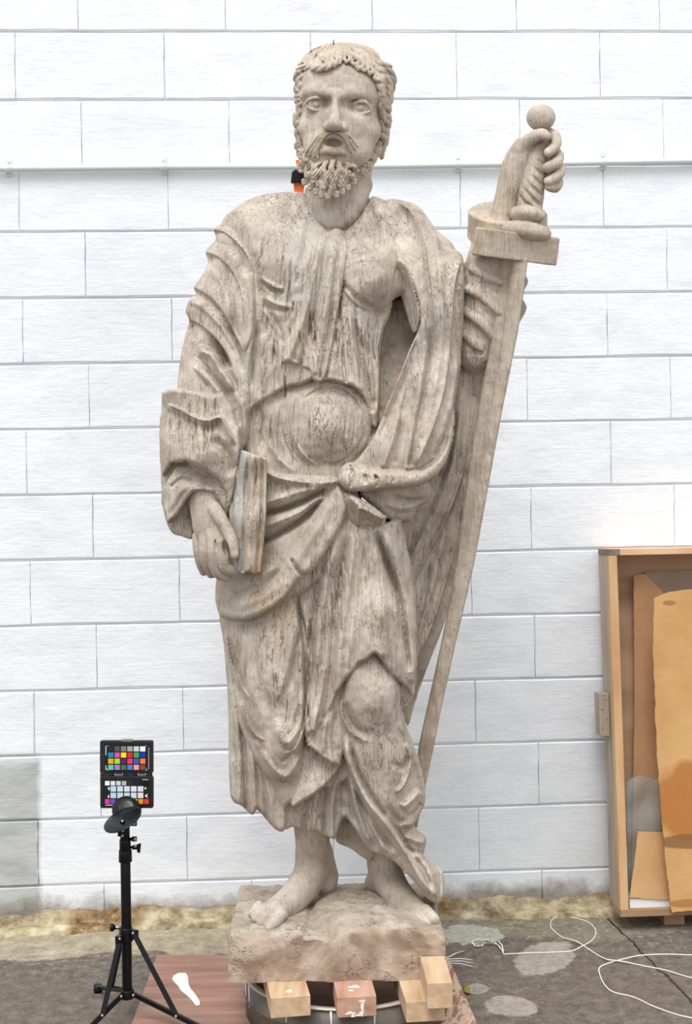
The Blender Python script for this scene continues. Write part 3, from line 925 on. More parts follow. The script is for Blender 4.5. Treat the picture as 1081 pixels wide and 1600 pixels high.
def carve_hair():
    v = Vol(440, 635, 50, 290, -112, 118, 1.0)
    # cap, opened over the face
    v.ell((538, 150, -14), (76, 78, 92), 0, rz=6)
    v.ell((540, 205, -38), (70, 58, 62), 10, rz=5)
    v.ell((531, 182, 92), (58, 86, 92), 4, cut=True, rz=5)
    v.ell((536, 290, 10), (80, 40, 70), 6, cut=True)
    r = random.Random(3)
    # locks combed from the crown to the hair line
    cx, cy, cd = 520, 84, 10
    def on(x, y, lift=0):
        """depth of the skull or forehead under a lock"""
        c, sn = math.cos(math.radians(6)), math.sin(math.radians(6))
        dx, dy = x - 539, y - 148
        u = (dx * c + dy * sn) / 78; w = (-dx * sn + dy * c) / 81
        q = max(0.0, 1 - u * u - w * w)
        a = -14 + 94 * math.sqrt(q)
        u = (x - 528) / 52; w = (y - 124) / 36; q = max(0.0, 1 - u * u - w * w)
        b = 32 + 38 * math.sqrt(q) if q > 0 else -99
        q = max(0.0, 1 - ((x - 530) / 60) ** 2 - ((y - 140) / 62) ** 2)
        c_ = 26 + 56 * math.sqrt(q) if q > 0 else -99
        q = max(0.0, 1 - ((x - 541) / 74) ** 2 - ((y - 142) / 72) ** 2)
        e_ = -8 + 86 * math.sqrt(q) if q > 0 else -99
        return max(a, b, c_, e_) + 3.5 + lift
    def lock(pts, r0, k=.9, lift=0):
        n = len(pts)
        v.chain([(p[0], p[1], on(p[0], p[1], lift) if len(p) < 3 else p[2], r0 * (1, 1.15, 1, .8, .55, .4)[min(int(i * 5 / max(n - 1, 1)), 5)]) for i, p in enumerate(pts)], k)
    # locks over the top, combed forward from the crown to the fringe
    ends = [(476, 106, -6), (484, 104, -8), (493, 102, -7), (502, 101, 7), (511, 100, 9), (520, 97, 9), (528, 92, 7), (540, 86, -6), (548, 92, -7), (557, 98, -8), (566, 104, -9), (575, 106, -8), (583, 112, -6), (590, 122, -5)]
    for i, (x, y, cu) in enumerate(ends):
        for q in range(3):
            ex, ey = x + r.uniform(-3, 3), y + r.uniform(-2, 2) - q * 11
            sx, sy = 525 + (ex - 528) * (.45 + .1 * q), 66 + abs(ex - 528) * .05 + r.uniform(-1, 2)
            mx, my = (sx + ex) / 2 + (ex - 530) * .10 - cu * .4, (sy + ey) / 2 - 2
            lock([(sx, sy), (mx, my), (ex, ey), (ex + cu * .8, ey + 3), (ex + cu * 1.3, ey - 2), (ex + cu * .7, ey - 6)], 4.2, .6, 3.2 - q * .3)
    # fringe rolls
    v.chain([(482, 96, on(482, 96, 3), 4), (490, 105, on(490, 105, 4), 5.5), (504, 106, on(504, 106, 4), 5.5), (518, 102, on(518, 102, 4), 5), (530, 92, on(530, 92, 5), 4.5), (532, 84, on(532, 84, 5), 3)], 1)
    v.chain([(534, 82, on(534, 82, 4), 4), (545, 86, on(545, 86, 4), 5), (557, 92, on(557, 92, 4), 5.5), (567, 102, on(567, 102, 4), 4.5), (560, 107, on(560, 107, 3), 3.5)], 1)
    # right side: long wavy locks from the parting back over the ear
    for i in range(15):
        t = i / 14
        sx, sy = 552 + t * 34, 76 + t * 34
        ex, ey = 617 - t * 20, 128 + t * 118
        w1 = 4 * math.sin(i * 1.9)
        lock([(sx, sy), (sx + (ex - sx) * .35 + 5, sy + (ey - sy) * .22 + w1), (sx + (ex - sx) * .7 + 3, sy + (ey - sy) * .5 - w1), (ex - 1, ey - 18, -4 - 10 * t), (ex, ey, -24 - 10 * t)], 5.2 - t, 1.2)
    for i in range(9):
        t = i / 8
        x0, y0 = 590 + 6 * math.sin(t * 3), 118 + t * 92
        v.chain([(x0, y0, 44 - 22 * t, 4), (x0 + 9, y0 + 6, 34 - 22 * t, 5), (x0 + 14 - 8 * t, y0 + 20, 14 - 20 * t, 4.5), (x0 + 17 - 12 * t, y0 + 36, -12 - 16 * t, 4)], 1.2)
    v.chain([(590, 116, 48, 4), (597, 134, 40, 4.5), (594, 152, 40, 4.5), (598, 170, 34, 4), (596, 190, 28, 4)], 1.5)
    v.chain([(468, 190, 18, 5), (467, 210, 12, 5), (469, 228, 10, 5)], 2); v.chain([(463, 180, 0, 5), (464, 205, -4, 6), (468, 232, -4, 6)], 2)
    # left side
    for i in range(10):
        t = i / 9
        sx, sy = 500 - t * 22, 76 + t * 30
        ex, ey = 458 + 5 * t * t, 124 + t * 88
        w1 = 3 * math.sin(i * 2.3)
        lock([(sx, sy), (sx + (ex - sx) * .5 - 2, sy + (ey - sy) * .3 + w1), (ex + 5, sy + (ey - sy) * .7, 14 - 14 * t), (ex + 3, ey, -4 - 10 * t)], 4.4, 1.1)
    for i in range(7):
        x0, y0 = 474 - i * .5, 104 + i * 14
        v.chain([(x0, y0, 40 - i * 2, 3.4), (x0 - 5, y0 + 6, 32 - i * 2, 4.5), (x0 - 1, y0 + 13, 36 - i * 2, 3.2), (x0 + 2, y0 + 9, 38 - i * 2, 2.2)], 1)
    # keep the locks inside the outline of the head
    w, g = v.win((440, 50, -112), (635, 290, 118), 0)
    t = np.clip((g[1] - 151) / 64, 0, 1)
    dd = (np.abs(g[0] - 538 + 3 * t) ** 2.35 + np.abs(g[1] - 151 - 64 * t) ** 2.35 + np.abs((g[2] + 6) * .75) ** 2.35) ** (1 / 2.35) - (84.5 - 10 * t)
    v.f[w] = smax(v.f[w], dd.astype(np.float32), 2.5)
    # strands combed from the crown
    X, Y = np.meshgrid(v.a[0], v.a[1], indexing='ij')
    th = np.arctan2(X - 529, Y - 52); rd = np.hypot(X - 529, Y - 52)
    th = th + .05 * np.sin(rd / 8 + 5 * th) + vnoise(X, Y, 16, 77) * .05
    st = lambda n_: np.abs(np.sin(n_ * th)) ** .7 - .6
    m_ = np.clip((rd - 62) / 14, 0, 1)
    w_ = st(17) * (1 - m_) + st(27) * m_
    v.f -= (2.6 * w_)[:, :, None].astype(np.float32)
    v.wobble(.5, 7, 9)
    return keep(v.mesh('hair', M_HAIR, statue))
carve_hair()

def carve_beard():
    v = Vol(455, 605, 195, 325, -40, 128, 1.0)
    r = random.Random(8)
    v.ell((519, 262, 34), (34, 30, 28), 0, rz=5)
    v.chain([(470, 226, 14, 6), (472, 240, 22, 8), (482, 258, 32, 10), (496, 278, 40, 13), (515, 286, 44, 15), (538, 282, 40, 14), (562, 268, 28, 11), (582, 246, 14, 8), (592, 230, 2, 6)], 8)
    # long S-shaped locks from under the lip, curled at their ends
    for row in range(2):
        for i in range(9):
            u = (i - 4) / 4 + (.12 if row else 0)
            x0, y0 = 520 + 20 * u, 252 + 5 * abs(u) - row * 3
            x3, y3 = 514 + 36 * u, 306 - 22 * abs(u) ** 1.6 - row * 15
            d0 = 80 - 14 * abs(u) ** 1.5 + row * 3
            wv = (3.5 if i % 2 else -3.5)
            sg = 1 if u > 0 else -1
            v.chain([(x0, y0, d0, 2.4), (x0 + (x3 - x0) * .33 + wv, y0 + (y3 - y0) * .33, d0 + 8 - (i % 2) * 4, 4.2), (x0 + (x3 - x0) * .66 - wv, y0 + (y3 - y0) * .66, d0 + 6, 4.8), (x3, y3, d0 + 1, 4.6), (x3 + sg * 4, y3 + 3, d0 + 3, 3.2), (x3 + sg * 5, y3 - 3, d0 + 5, 2.2)], .6)
    # jaw curls both sides
    for (x, y, d) in ((467, 228, 20), (470, 240, 28), (475, 252, 34), (482, 262, 46), (471, 262, 30), (590, 226, 8), (588, 238, 12), (582, 250, 22), (575, 260, 32), (566, 268, 40), (578, 244, 26), (568, 254, 42), (480, 246, 50), (476, 236, 44)):
        a = r.uniform(0, 6.3)
        v.chain([(x + 5.5 * math.cos(a + q), y + 6 * math.sin(a + q), d + 3, 2.7) for q in (0, 1.1, 2.2, 3.3, 4.2)] + [(x, y, d + 5, 2)], .8)
        v.ell((x, y, d - 1), (6.5, 6.5, 6), 2.5)
    # moustache and cheek beard: many thin strands
    v.chain([(520, 211, 82, 4), (504, 217, 80, 5), (492, 236, 68, 4)], 3); v.chain([(524, 211, 82, 4), (540, 217, 79, 5), (552, 238, 66, 4)], 3)
    for i in range(8):
        t = i / 7
        wv = 2.2 * math.sin(i * 2.1)
        v.chain([(518 - t * 4, 206 + t * 3, 91, 1.2), (509 - 9 * t, 211 - t * 2 + wv, 89 - 5 * t, 1.9), (502 - 14 * t, 222 + wv, 83 - 8 * t, 2.1), (496 - 16 * t - wv, 236 + wv, 77 - 11 * t, 2), (497 - 18 * t + wv, 247 - t * 4, 75 - 13 * t, 1.4)], .4)
        v.chain([(525 + t * 4, 206 + t * 3, 91, 1.2), (534 + 10 * t, 211 - t * 2 + wv, 88 - 5 * t, 1.9), (541 + 15 * t, 223 + wv, 81 - 9 * t, 2.1), (546 + 18 * t + wv, 238 + wv, 74 - 12 * t, 2), (546 + 19 * t - wv, 249 - t * 4, 72 - 14 * t, 1.4)], .4)
    for i in range(26):
        sgn = -1 if i % 2 else 1
        t = r.random()
        x, y = 519 + sgn * (26 + 22 * t), 240 + 18 * (1 - t) + r.uniform(-4, 4)
        d = 66 - 34 * t
        v.chain([(x, y - 8, d, 1.8), (x + sgn * 3, y, d + 3, 2.8), (x + sgn * r.uniform(-3, 4), y + 8, d + 2, 2.6), (x - sgn * 2, y + 12, d, 1.6)], .8)
    v.ell((521, 223, 92), (14.5, 7.5, 22), 2, cut=True, rz=4)
    Hm = v.front()
    for i in range(16):
        sg = -1 if i % 2 else 1
        x0 = 519 + sg * r.uniform(24, 52); y0 = 238 + r.uniform(-6, 22)
        v.groove(Hm, [(x0, y0), (x0 + sg * 4, y0 + 7), (x0 - sg * 1, y0 + 14), (x0 + sg * 3, y0 + 20)], 1.5)
    for i in range(12):
        u = (i - 5.5) / 5.5
        v.groove(Hm, [(520 + 22 * u, 256), (520 + 27 * u + 3, 268), (517 + 31 * u - 3, 282), (515 + 35 * u, 296 - 12 * abs(u))], 1.6)
    v.wobble(.4, 6, 19)
    return keep(v.mesh('beard', M_HAIR, statue))
carve_beard()

# ---------------------------------------------------------------- garments
HC = 1.5
def back_of(R, deep=-78, edge=-8, rad=80):
    e = np.clip(-R.S, 0, rad)
    return (edge + (deep - edge) * np.sqrt(np.clip(1 - (1 - e / rad) ** 2, 0, 1))).astype(np.float32)

def cracks(R, x0, x1, y0, y1, n, a=2.6, seed=1, lean=0.0, ln=(30, 90)):
    """deep drying checks along the grain"""
    r = random.Random(seed)
    R.last = None
    for i in range(n):
        x = r.uniform(x0, x1); y = r.uniform(y0, y1); L = r.uniform(*ln)
        pts = [(x + lean * t / 100 + r.uniform(-1.3, 1.3), y + t) for t in np.linspace(0, L, 4)]
        R.fold(pts, 2.6, -a * r.uniform(.6, 1.5), 'v', (.3, .3))

def carve_tunic():
    R = Relief(330, 702, 288, 780, HC)
    # trunk
    R.layer([(600, 430), (700, 400), (701, 620), (640, 700), (600, 640)], -34, 3, 3)
    R.layer([(478, 303), (440, 301), (400, 308), (368, 325), (345, 352), (350, 420), (365, 520), (372, 640), (385, 720), (420, 752), (520, 765), (590, 750), (600, 690), (597, 600), (600, 520), (612, 470), (650, 450), (690, 400), (660, 335), (632, 318), (600, 312), (580, 308), (566, 330), (540, 352), (518, 358), (494, 340)],
            [(478, 305, 0), (400, 320, 0), (350, 360, 0), (430, 350, 38), (440, 430, 70), (385, 500, 62), (390, 600, 62), (410, 690, 74), (450, 640, 84), (510, 600, 88), (510, 670, 98), (520, 740, 92), (590, 720, 78), (520, 362, 46), (520, 450, 72), (600, 330, 18), (640, 350, 15), (590, 430, 70), (600, 500, 50), (590, 600, 50), (572, 640, 74)], 14, 18)
    # dark hollow under the arm
    R.layer([(588, 480), (612, 470), (650, 470), (668, 540), (650, 620), (620, 680), (585, 700), (580, 600)], [(620, 530, -8), (600, 640, 44), (640, 470, -22), (590, 560, 14), (650, 600, 20), (590, 680, 70)], 3, 3, mode='set')
    # swelling belly with turned rings
    R.layer([(440, 650), (446, 615), (475, 593), (515, 588), (552, 600), (578, 635), (580, 670), (568, 705), (540, 732), (505, 735), (468, 722), (446, 690)], [(510, 665, 122), (446, 650, 92), (578, 660, 90), (515, 592, 92), (510, 733, 96), (470, 615, 98), (550, 700, 100)], 34, 14)
    R.fold([(446, 640), (444, 668), (452, 700), (466, 722), (480, 732)], 9, 5, 'c'); R.fold([(462, 612), (456, 650), (462, 690), (480, 716), (500, 728)], 9, 4.5, 'c')
    R.fold([(474, 624), (500, 606), (530, 606), (556, 626), (564, 650)], 9, -5, 'c'); R.fold([(490, 620), (514, 610), (540, 618), (552, 640)], 8, -3.5, 'c')
    R.fold([(500, 722), (530, 722), (556, 700), (572, 672)], 8, -3.5, 'c')
    R.last = None
    R.fold([(424, 640), (420, 680), (434, 715), (462, 738)], 10, 5, 'c'); R.fold([(436, 628), (434, 668), (444, 705)], 7, 4, 'c'); R.fold([(404, 650), (402, 700), (420, 735)], 9, 4, 'r')
    R.fold([(514, 628), (511, 645), (513, 660), (508, 672), (512, 690), (517, 702)], 2.4, -2.4, 'v', (.2, .2))
    # upper tunic ending in the ragged hem over the belly
    HEM = [(387, 641), (404, 629), (425, 617), (441, 607), (455, 602), (468, 601), (487, 592), (500, 592), (510, 592), (524, 595), (540, 599), (552, 603), (563, 612), (573, 628), (578, 645), (583, 665), (590, 660)]
    R.layer([(477, 303), (440, 300), (400, 307), (368, 324), (345, 351), (352, 400), (366, 470), (376, 560), (384, 620)] + HEM + [(592, 600), (593, 550), (599, 515), (609, 490), (614, 455), (618, 425), (632, 408), (648, 400), (662, 380), (655, 345), (634, 322), (612, 316), (590, 309), (580, 308), (566, 332), (552, 350), (536, 362), (526, 352), (512, 362), (500, 348), (487, 330)],
            [(478, 308, 8), (400, 320, 4), (350, 360, 6), (372, 345, 22), (430, 340, 42), (440, 400, 76), (395, 420, 52), (440, 470, 82), (400, 520, 72), (388, 600, 74), (405, 628, 82), (455, 598, 98), (490, 590, 110), (540, 597, 111), (573, 625, 96), (584, 662, 84), (510, 362, 56), (535, 362, 56), (520, 450, 82), (470, 540, 96), (540, 520, 96), (600, 330, 24), (640, 345, 14), (565, 380, 62), (590, 430, 80), (612, 440, 66), (600, 495, 58), (592, 560, 66), (588, 620, 74)], 5, 7)
    tun = R.last
    R.dome(440, 412, 52, 52, 7); R.dome(582, 436, 48, 50, 14, .2); R.dome(590, 452, 28, 32, 6)
    R.last = tun
    # breast creases
    R.fold([(532, 436), (546, 458), (566, 476), (590, 488), (604, 488)], 10, -9, 'v', (.3, .2)); R.fold([(536, 448), (552, 468), (574, 482), (592, 488)], 6, 6, 'r')
    R.fold([(405, 432), (425, 446), (444, 452)], 6, 5); R.fold([(407, 440), (428, 454), (446, 458)], 6, -5, 'v')
    R.fold([(408, 462), (430, 474), (458, 480)], 6, 4); R.fold([(410, 478), (430, 484), (452, 486)], 5, -4)
    R.fold([(396, 395), (404, 430), (412, 470), (428, 500), (443, 540)], 8, -8, 'v'); R.fold([(412, 480), (426, 505), (440, 530)], 6, 5)
    R.fold([(402, 500), (398, 550), (392, 610)], 8, -7, 'v'); R.fold([(410, 520), (412, 570), (414, 615)], 8, 6); R.fold([(428, 545), (432, 580), (434, 608)], 6, -5, 'v')
    R.fold([(385, 470), (392, 520), (386, 580)], 9, 5)
    # right of the panel, sharp hanging folds
    R.fold([(537, 372), (530, 440), (524, 500), (516, 545), (508, 588)], 8, -9, 'v', (.2, .0)); R.fold([(540, 420), (548, 480), (552, 540), (562, 606)], 9, 7, 'r', (.3, 0))
    R.fold([(530, 470), (533, 530), (540, 596)], 5, -6, 'v', (.3, 0)); R.fold([(544, 460), (556, 520), (574, 600), (580, 640)], 7, -7, 'v', (.3, 0)); R.fold([(556, 490), (572, 540), (584, 620)], 8, 5, 'r', (.3, 0))
    R.fold([(598, 500), (590, 545), (592, 610), (588, 650)], 6, 6, 'r', (.2, .1))
    R.fold([(560, 320), (572, 345), (590, 380)], 12, 4); R.fold([(585, 312), (598, 345), (606, 400), (614, 420)], 12, 6); R.fold([(574, 312), (584, 350), (590, 390)], 8, -4)
    # shoulder left
    R.fold([(480, 312), (460, 330), (430, 380)], 14, 4); R.fold([(400, 310), (392, 350), (398, 400)], 16, 4); R.fold([(485, 330), (480, 370), (470, 420)], 10, -4)
    # centre panel with its own ragged hem
    R.layer([(500, 357), (512, 364), (524, 356), (538, 364), (543, 384), (539, 420), (530, 470), (523, 520), (515, 560), (506, 590), (497, 596), (488, 590), (484, 578), (470, 573), (458, 568), (443, 563), (448, 540), (464, 500), (478, 460), (486, 420), (494, 385)],
            [(500, 360, 62), (538, 366, 62), (490, 420, 92), (535, 420, 90), (470, 480, 98), (525, 500, 100), (445, 562, 104), (485, 580, 112), (505, 590, 116)], 4, 7)
    R.fold([(503, 372), (492, 420), (480, 480), (462, 530), (449, 560)], 9, 6, 'r', (.2, 0)); R.fold([(512, 372), (502, 440), (486, 510), (470, 570)], 7, -6, 'v', (.2, 0))
    R.fold([(522, 370), (514, 440), (504, 510), (492, 580)], 9, 5, 'r', (.2, 0)); R.fold([(529, 380), (522, 450), (512, 530), (500, 590)], 5, -5, 'v', (.2, 0))
    R.rough(21, .8)
    cracks(R, 400, 540, 370, 560, 60, 2.6, 2, -8, (20, 60)); cracks(R, 440, 580, 470, 560, 34, 3.2, 3, 6, (30, 60)); cracks(R, 395, 450, 520, 590, 10, 3, 5, -2, (30, 60)); cracks(R, 400, 575, 600, 690, 18, 2.2, 6, 0, (25, 70))
    v = Vol(330, 702, 288, 780, -96, 138, HC)
    v.slab(R, np.minimum(back_of(R, -80, -12), R.F - 26).astype(np.float32))
    # neck opening
    v.ell((526, 300, 30), (44, 60, 60), 3, cut=True, rz=3)
    return keep(v.mesh('tunic', M_WOOD, statue))
carve_tunic()

def carve_cloak():
    R = Relief(234, 768, 300, 1425, HC)
    # ---- hanging cloth behind, right
    R.layer([(690, 560), (750, 565), (770, 590), (764, 640), (752, 720), (734, 800), (716, 890), (697, 965), (683, 1004), (664, 1052), (646, 1106), (636, 1135), (612, 1130), (596, 1000), (596, 740), (650, 600)],
            [(700, 600, -20), (750, 600, -34), (735, 740, -24), (700, 900, -28), (650, 1080, -45), (630, 900, -5), (640, 720, 5), (610, 1000, 0)], 5, 6)
    R.fold([(742, 620), (728, 720), (702, 800), (672, 860), (642, 918)], 16, 12, 'c', (.1, .1)); R.fold([(722, 600), (712, 700), (690, 780), (655, 850), (632, 900)], 14, 9, 'r', (.1, .1))
    R.fold([(727, 740), (716, 830), (698, 905), (672, 985), (642, 1050)], 15, 12, 'c', (.1, .1)); R.fold([(700, 800), (680, 900), (650, 1000), (638, 1040)], 12, 8); R.fold([(712, 640), (700, 720), (680, 760)], 9, -8, 'v')
    R.fold([(672, 870), (660, 950), (640, 1020)], 7, -6, 'v')
    # ---- flying end at the foot of the sword side
    # ---- left: long outer skirt behind
    R.layer([(343, 955), (370, 960), (430, 1000), (450, 1150), (448, 1262), (445, 1296), (433, 1298), (419, 1284), (402, 1265), (394, 1273), (378, 1260), (361, 1245), (357, 1180), (356, 1100), (350, 1010)],
            [(350, 990, 8), (358, 1100, 12), (365, 1240, 18), (400, 1150, 40), (400, 1260, 30), (440, 1290, 52), (430, 1150, 62), (420, 1020, 60)], 8, 14)
    R.fold([(352, 980), (364, 1080), (372, 1180), (374, 1254)], 9, 7, 'r', (.1, 0)); R.fold([(366, 1060), (381, 1160), (384, 1262)], 6, -8, 'v', (.1, 0)); R.fold([(378, 1110), (394, 1190), (398, 1268)], 9, 9, 'r', (.1, 0)); R.fold([(392, 1150), (410, 1220), (416, 1280)], 7, -6, 'v', (.1, 0))
    R.fold([(400, 1170), (420, 1240), (432, 1294)], 10, 6, 'r', (.1, 0))
    # dark inside of the skirt between the legs
    R.layer([(524, 1262), (545, 1262), (585, 1330), (600, 1352), (577, 1346), (548, 1326), (520, 1310)], -34, 3, 3)
    # ---- lower inner hem between the legs
    R.layer([(445, 1294), (450, 1255), (480, 1225), (505, 1180), (560, 1180), (600, 1260), (612, 1318), (628, 1352), (604, 1337), (585, 1332), (572, 1322), (560, 1302), (546, 1282), (539, 1275), (533, 1281), (527, 1298), (522, 1311), (508, 1305), (496, 1299), (472, 1298), (458, 1292)],
            [(450, 1270, 44), (470, 1296, 38), (520, 1306, 42), (490, 1240, 52), (536, 1276, 46), (540, 1200, 60), (580, 1260, 66), (600, 1325, 48)], 4, 6)
    R.fold([(480, 1235), (476, 1270), (474, 1298)], 7, -7, 'v', (.2, 0)); R.fold([(495, 1230), (492, 1262), (490, 1298)], 8, 6, 'r', (.2, 0)); R.fold([(508, 1215), (505, 1260), (506, 1303)], 6, -8, 'v', (.2, 0)); R.fold([(525, 1205), (519, 1260), (518, 1308)], 9, 8, 'r', (.2, 0)); R.fold([(538, 1190), (536, 1240), (538, 1274)], 7, -6, 'v')
    R.fold([(545, 1190), (552, 1240), (566, 1290), (580, 1320)], 8, 9, 'r', (.1, .1)); R.fold([(536, 1200), (545, 1250), (558, 1294)], 6, -7, 'v')
    R.layer([(468, 960), (545, 960), (600, 1010), (600, 1110), (560, 1200), (500, 1230), (468, 1180)], [(480, 1000, 60), (560, 1060, 58), (540, 1180, 64), (480, 1180, 60)], 4, 4)
    # ---- thigh cloth, left leg
    R.layer([(348, 960), (400, 958), (445, 930), (470, 915), (482, 960), (488, 1040), (486, 1100), (488, 1160), (500, 1180), (503, 1222), (480, 1242), (460, 1254), (448, 1264), (444, 1290), (440, 1270), (428, 1235), (413, 1210), (396, 1180), (378, 1140), (364, 1080), (352, 1010)],
            [(356, 990, 22), (366, 1060, 26), (400, 985, 66), (440, 960, 80), (474, 930, 84), (405, 1060, 84), (440, 1080, 96), (470, 1060, 92), (484, 1100, 84), (400, 1160, 66), (445, 1170, 98), (480, 1190, 78), (425, 1225, 62), (455, 1248, 68), (500, 1200, 68)], 11, 17)
    R.fold([(352, 985), (361, 1030), (372, 1062), (390, 1092)], 9, 12, 'c', (.2, .3)); R.fold([(376, 1096), (384, 1122), (400, 1148), (414, 1156)], 9, 12, 'c', (.2, .3))
    R.fold([(400, 1155), (414, 1184), (432, 1205), (444, 1212)], 8, 11, 'c', (.2, .3)); R.fold([(404, 1172), (424, 1206), (450, 1212), (468, 1180)], 12, 9, 'r'); R.fold([(430, 1120), (438, 1150), (452, 1160), (466, 1130), (474, 1080)], 12, 7, 'r'); R.fold([(444, 1152), (458, 1140), (470, 1100)], 7, -7, 'v')
    R.fold([(444, 1178), (462, 1168), (478, 1130)], 6, 7, 'c', (.3, .3)); R.fold([(438, 1190), (446, 1186), (458, 1170)], 5, -5, 'v')
    R.fold([(462, 960), (452, 1020), (440, 1070), (432, 1100)], 11, 6, 'r'); R.fold([(470, 985), (460, 1040), (452, 1080)], 7, -5, 'v'); R.fold([(380, 985), (384, 1040), (400, 1100), (418, 1140)], 16, 5)
    # dark joint down the middle
    R.last = None
    R.fold([(466, 925), (472, 965), (478, 1010), (481, 1060), (480, 1120), (478, 1160), (474, 1220)], 9, -20, 'v', (.1, .15))
    # ---- knee and shin cloth, sweeping to the right
    R.layer([(585, 1016), (606, 1034), (622, 1068), (627, 1112), (641, 1150), (656, 1192), (664, 1232), (664, 1252), (654, 1276), (648, 1292), (666, 1310), (662, 1336), (676, 1348), (692, 1362), (693, 1396), (684, 1412), (668, 1404), (652, 1384), (632, 1362), (616, 1346), (601, 1337), (588, 1310), (566, 1262), (548, 1216), (534, 1172), (526, 1130), (531, 1085), (545, 1046), (564, 1026)],
            [(582, 1030, 116), (580, 1070, 130), (578, 1105, 132), (548, 1080, 118), (612, 1080, 112), (545, 1130, 104), (582, 1150, 112), (625, 1140, 84), (590, 1190, 106), (560, 1190, 98), (632, 1190, 76), (600, 1230, 96), (650, 1220, 46), (565, 1225, 86), (620, 1270, 74), (650, 1262, 46), (600, 1300, 66), (650, 1310, 34), (630, 1340, 58), (660, 1380, 58), (688, 1370, 24), (682, 1402, 48)], 22, 30)
    sh = R.last
    for tup in (([(536, 1150), (544, 1190), (570, 1247), (604, 1291), (634, 1334), (670, 1398)], 11, 13, 'r'), ([(548, 1158), (560, 1204), (586, 1252), (618, 1296), (650, 1346), (676, 1396)], 7, -9, 'v'),
                        ([(529, 1140), (536, 1186), (556, 1242), (588, 1290), (616, 1332)], 7, -9, 'v'), ([(540, 1215), (556, 1255), (580, 1300), (604, 1334)], 9, 9, 'r'),
                        ([(634, 1160), (642, 1190), (632, 1226), (618, 1240)], 9, 9, 'c'), ([(624, 1128), (640, 1166), (656, 1210), (660, 1236)], 7, 6, 'r'), ([(612, 1190), (628, 1200), (640, 1180)], 8, -4, 'r'),
                        ([(628, 1262), (642, 1252), (656, 1236)], 9, 12, 'r'), ([(634, 1276), (648, 1268), (658, 1254)], 6, -10, 'v'), ([(622, 1290), (640, 1288), (656, 1280)], 8, 9, 'r'), ([(604, 1258), (620, 1280), (640, 1300)], 9, -6, 'r'),
                        ([(630, 1306), (650, 1314), (664, 1318)], 8, 9, 'r'), ([(632, 1322), (648, 1330), (662, 1334)], 5, -8, 'v'), ([(644, 1332), (666, 1350), (676, 1376), (682, 1404)], 10, 10, 'r'), ([(658, 1340), (682, 1352), (688, 1376), (688, 1400)], 6, -8, 'v'),
                        ([(600, 1270), (628, 1318), (656, 1362), (680, 1404)], 8, 7, 'r')):
        R.last = sh; R.fold(*tup, (.12, .12))
    R.last = sh
    R.fold([(532, 1090), (536, 1118), (550, 1144), (576, 1160)], 9, 9, 'c', (.2, .3)); R.fold([(540, 1096), (546, 1122), (562, 1142), (584, 1150)], 12, -7, 'r', (.2, .3))
    R.layer([(500, 1120), (528, 1050), (546, 1036), (548, 1060), (540, 1100), (532, 1150), (510, 1170)], [(546, 1040, 100), (540, 1085, 98), (505, 1150, 86), (530, 1140, 92)], 4, 4)
    # underside of the turned-up corner
    R.layer([(606, 1046), (632, 1066), (645, 1084), (640, 1098), (626, 1112), (622, 1098), (612, 1078)], [(610, 1050, 80), (640, 1084, 62), (626, 1108, 56)], 4, 4)
    # ---- zigzag of hem, centre
    R.layer([(478, 1165), (500, 1178), (518, 1190), (531, 1196), (522, 1212), (506, 1228), (488, 1242), (472, 1251), (456, 1258), (470, 1210)], [(480, 1170, 72), (525, 1196, 76), (500, 1225, 82), (470, 1248, 84), (478, 1200, 74)], 4, 7)
    R.layer([(481, 1164), (498, 1136), (520, 1100), (533, 1088), (537, 1130), (536, 1172), (531, 1196), (518, 1191), (504, 1182), (492, 1172)],
            [(482, 1164, 96), (512, 1186, 98), (530, 1130, 92), (529, 1192, 90)], 3, 5, smooth=False)
    R.fold([(512, 1120), (506, 1150), (506, 1178)], 7, 5, 'r'); R.fold([(526, 1110), (520, 1150), (524, 1188)], 6, -5, 'v')
    # ---- the front panel over the raised knee
    R.layer([(500, 880), (535, 806), (560, 822), (600, 818), (624, 814), (636, 860), (645, 910), (650, 980), (650, 1040), (646, 1086), (634, 1074), (622, 1062), (609, 1052), (602, 1040), (597, 1031), (585, 1020), (572, 1031), (560, 1036), (552, 1048), (540, 1060), (526, 1084), (515, 1108), (500, 1133), (482, 1164), (476, 1120), (480, 1050), (476, 980), (467, 925)],
            [(560, 850, 104), (600, 850, 96), (630, 870, 66), (645, 930, 52), (600, 960, 118), (585, 1022, 132), (552, 1046, 126), (606, 1046, 118), (644, 1082, 70), (646, 1000, 70), (500, 1000, 92), (520, 1090, 108), (484, 1160, 96), (485, 920, 80), (545, 950, 110), (510, 880, 96), (478, 1060, 74)], 5, 9)
    for tup in (([(530, 830), (512, 900), (500, 980), (492, 1060), (484, 1140)], 12, 9, 'r', (.2, 0)), ([(545, 826), (532, 900), (522, 980), (516, 1060), (506, 1120)], 9, -9, 'v', (.2, 0)), ([(498, 900), (490, 980), (486, 1060)], 6, -7, 'v', (.2, .2)),
                            ([(556, 830), (544, 920), (532, 1000), (528, 1076)], 11, 8, 'r', (.2, 0)), ([(570, 840), (564, 920), (556, 1000), (550, 1046)], 9, -5, 'r', (.2, 0)), ([(588, 830), (604, 880), (622, 930), (632, 985), (640, 1050)], 9, -15, 'v', (.1, .1)),
                            ([(600, 826), (622, 890), (636, 960), (645, 1060)], 12, 7, 'r', (.1, 0)), ([(582, 850), (596, 930), (600, 1020)], 14, 6, 'r', (.2, 0)), ([(505, 1040), (500, 1090), (490, 1140)], 6, 5, 'r', (.2, 0)), ([(474, 940), (482, 1000)], 8, 5, 'r', (.2, .2))):
        R.fold(*tup)
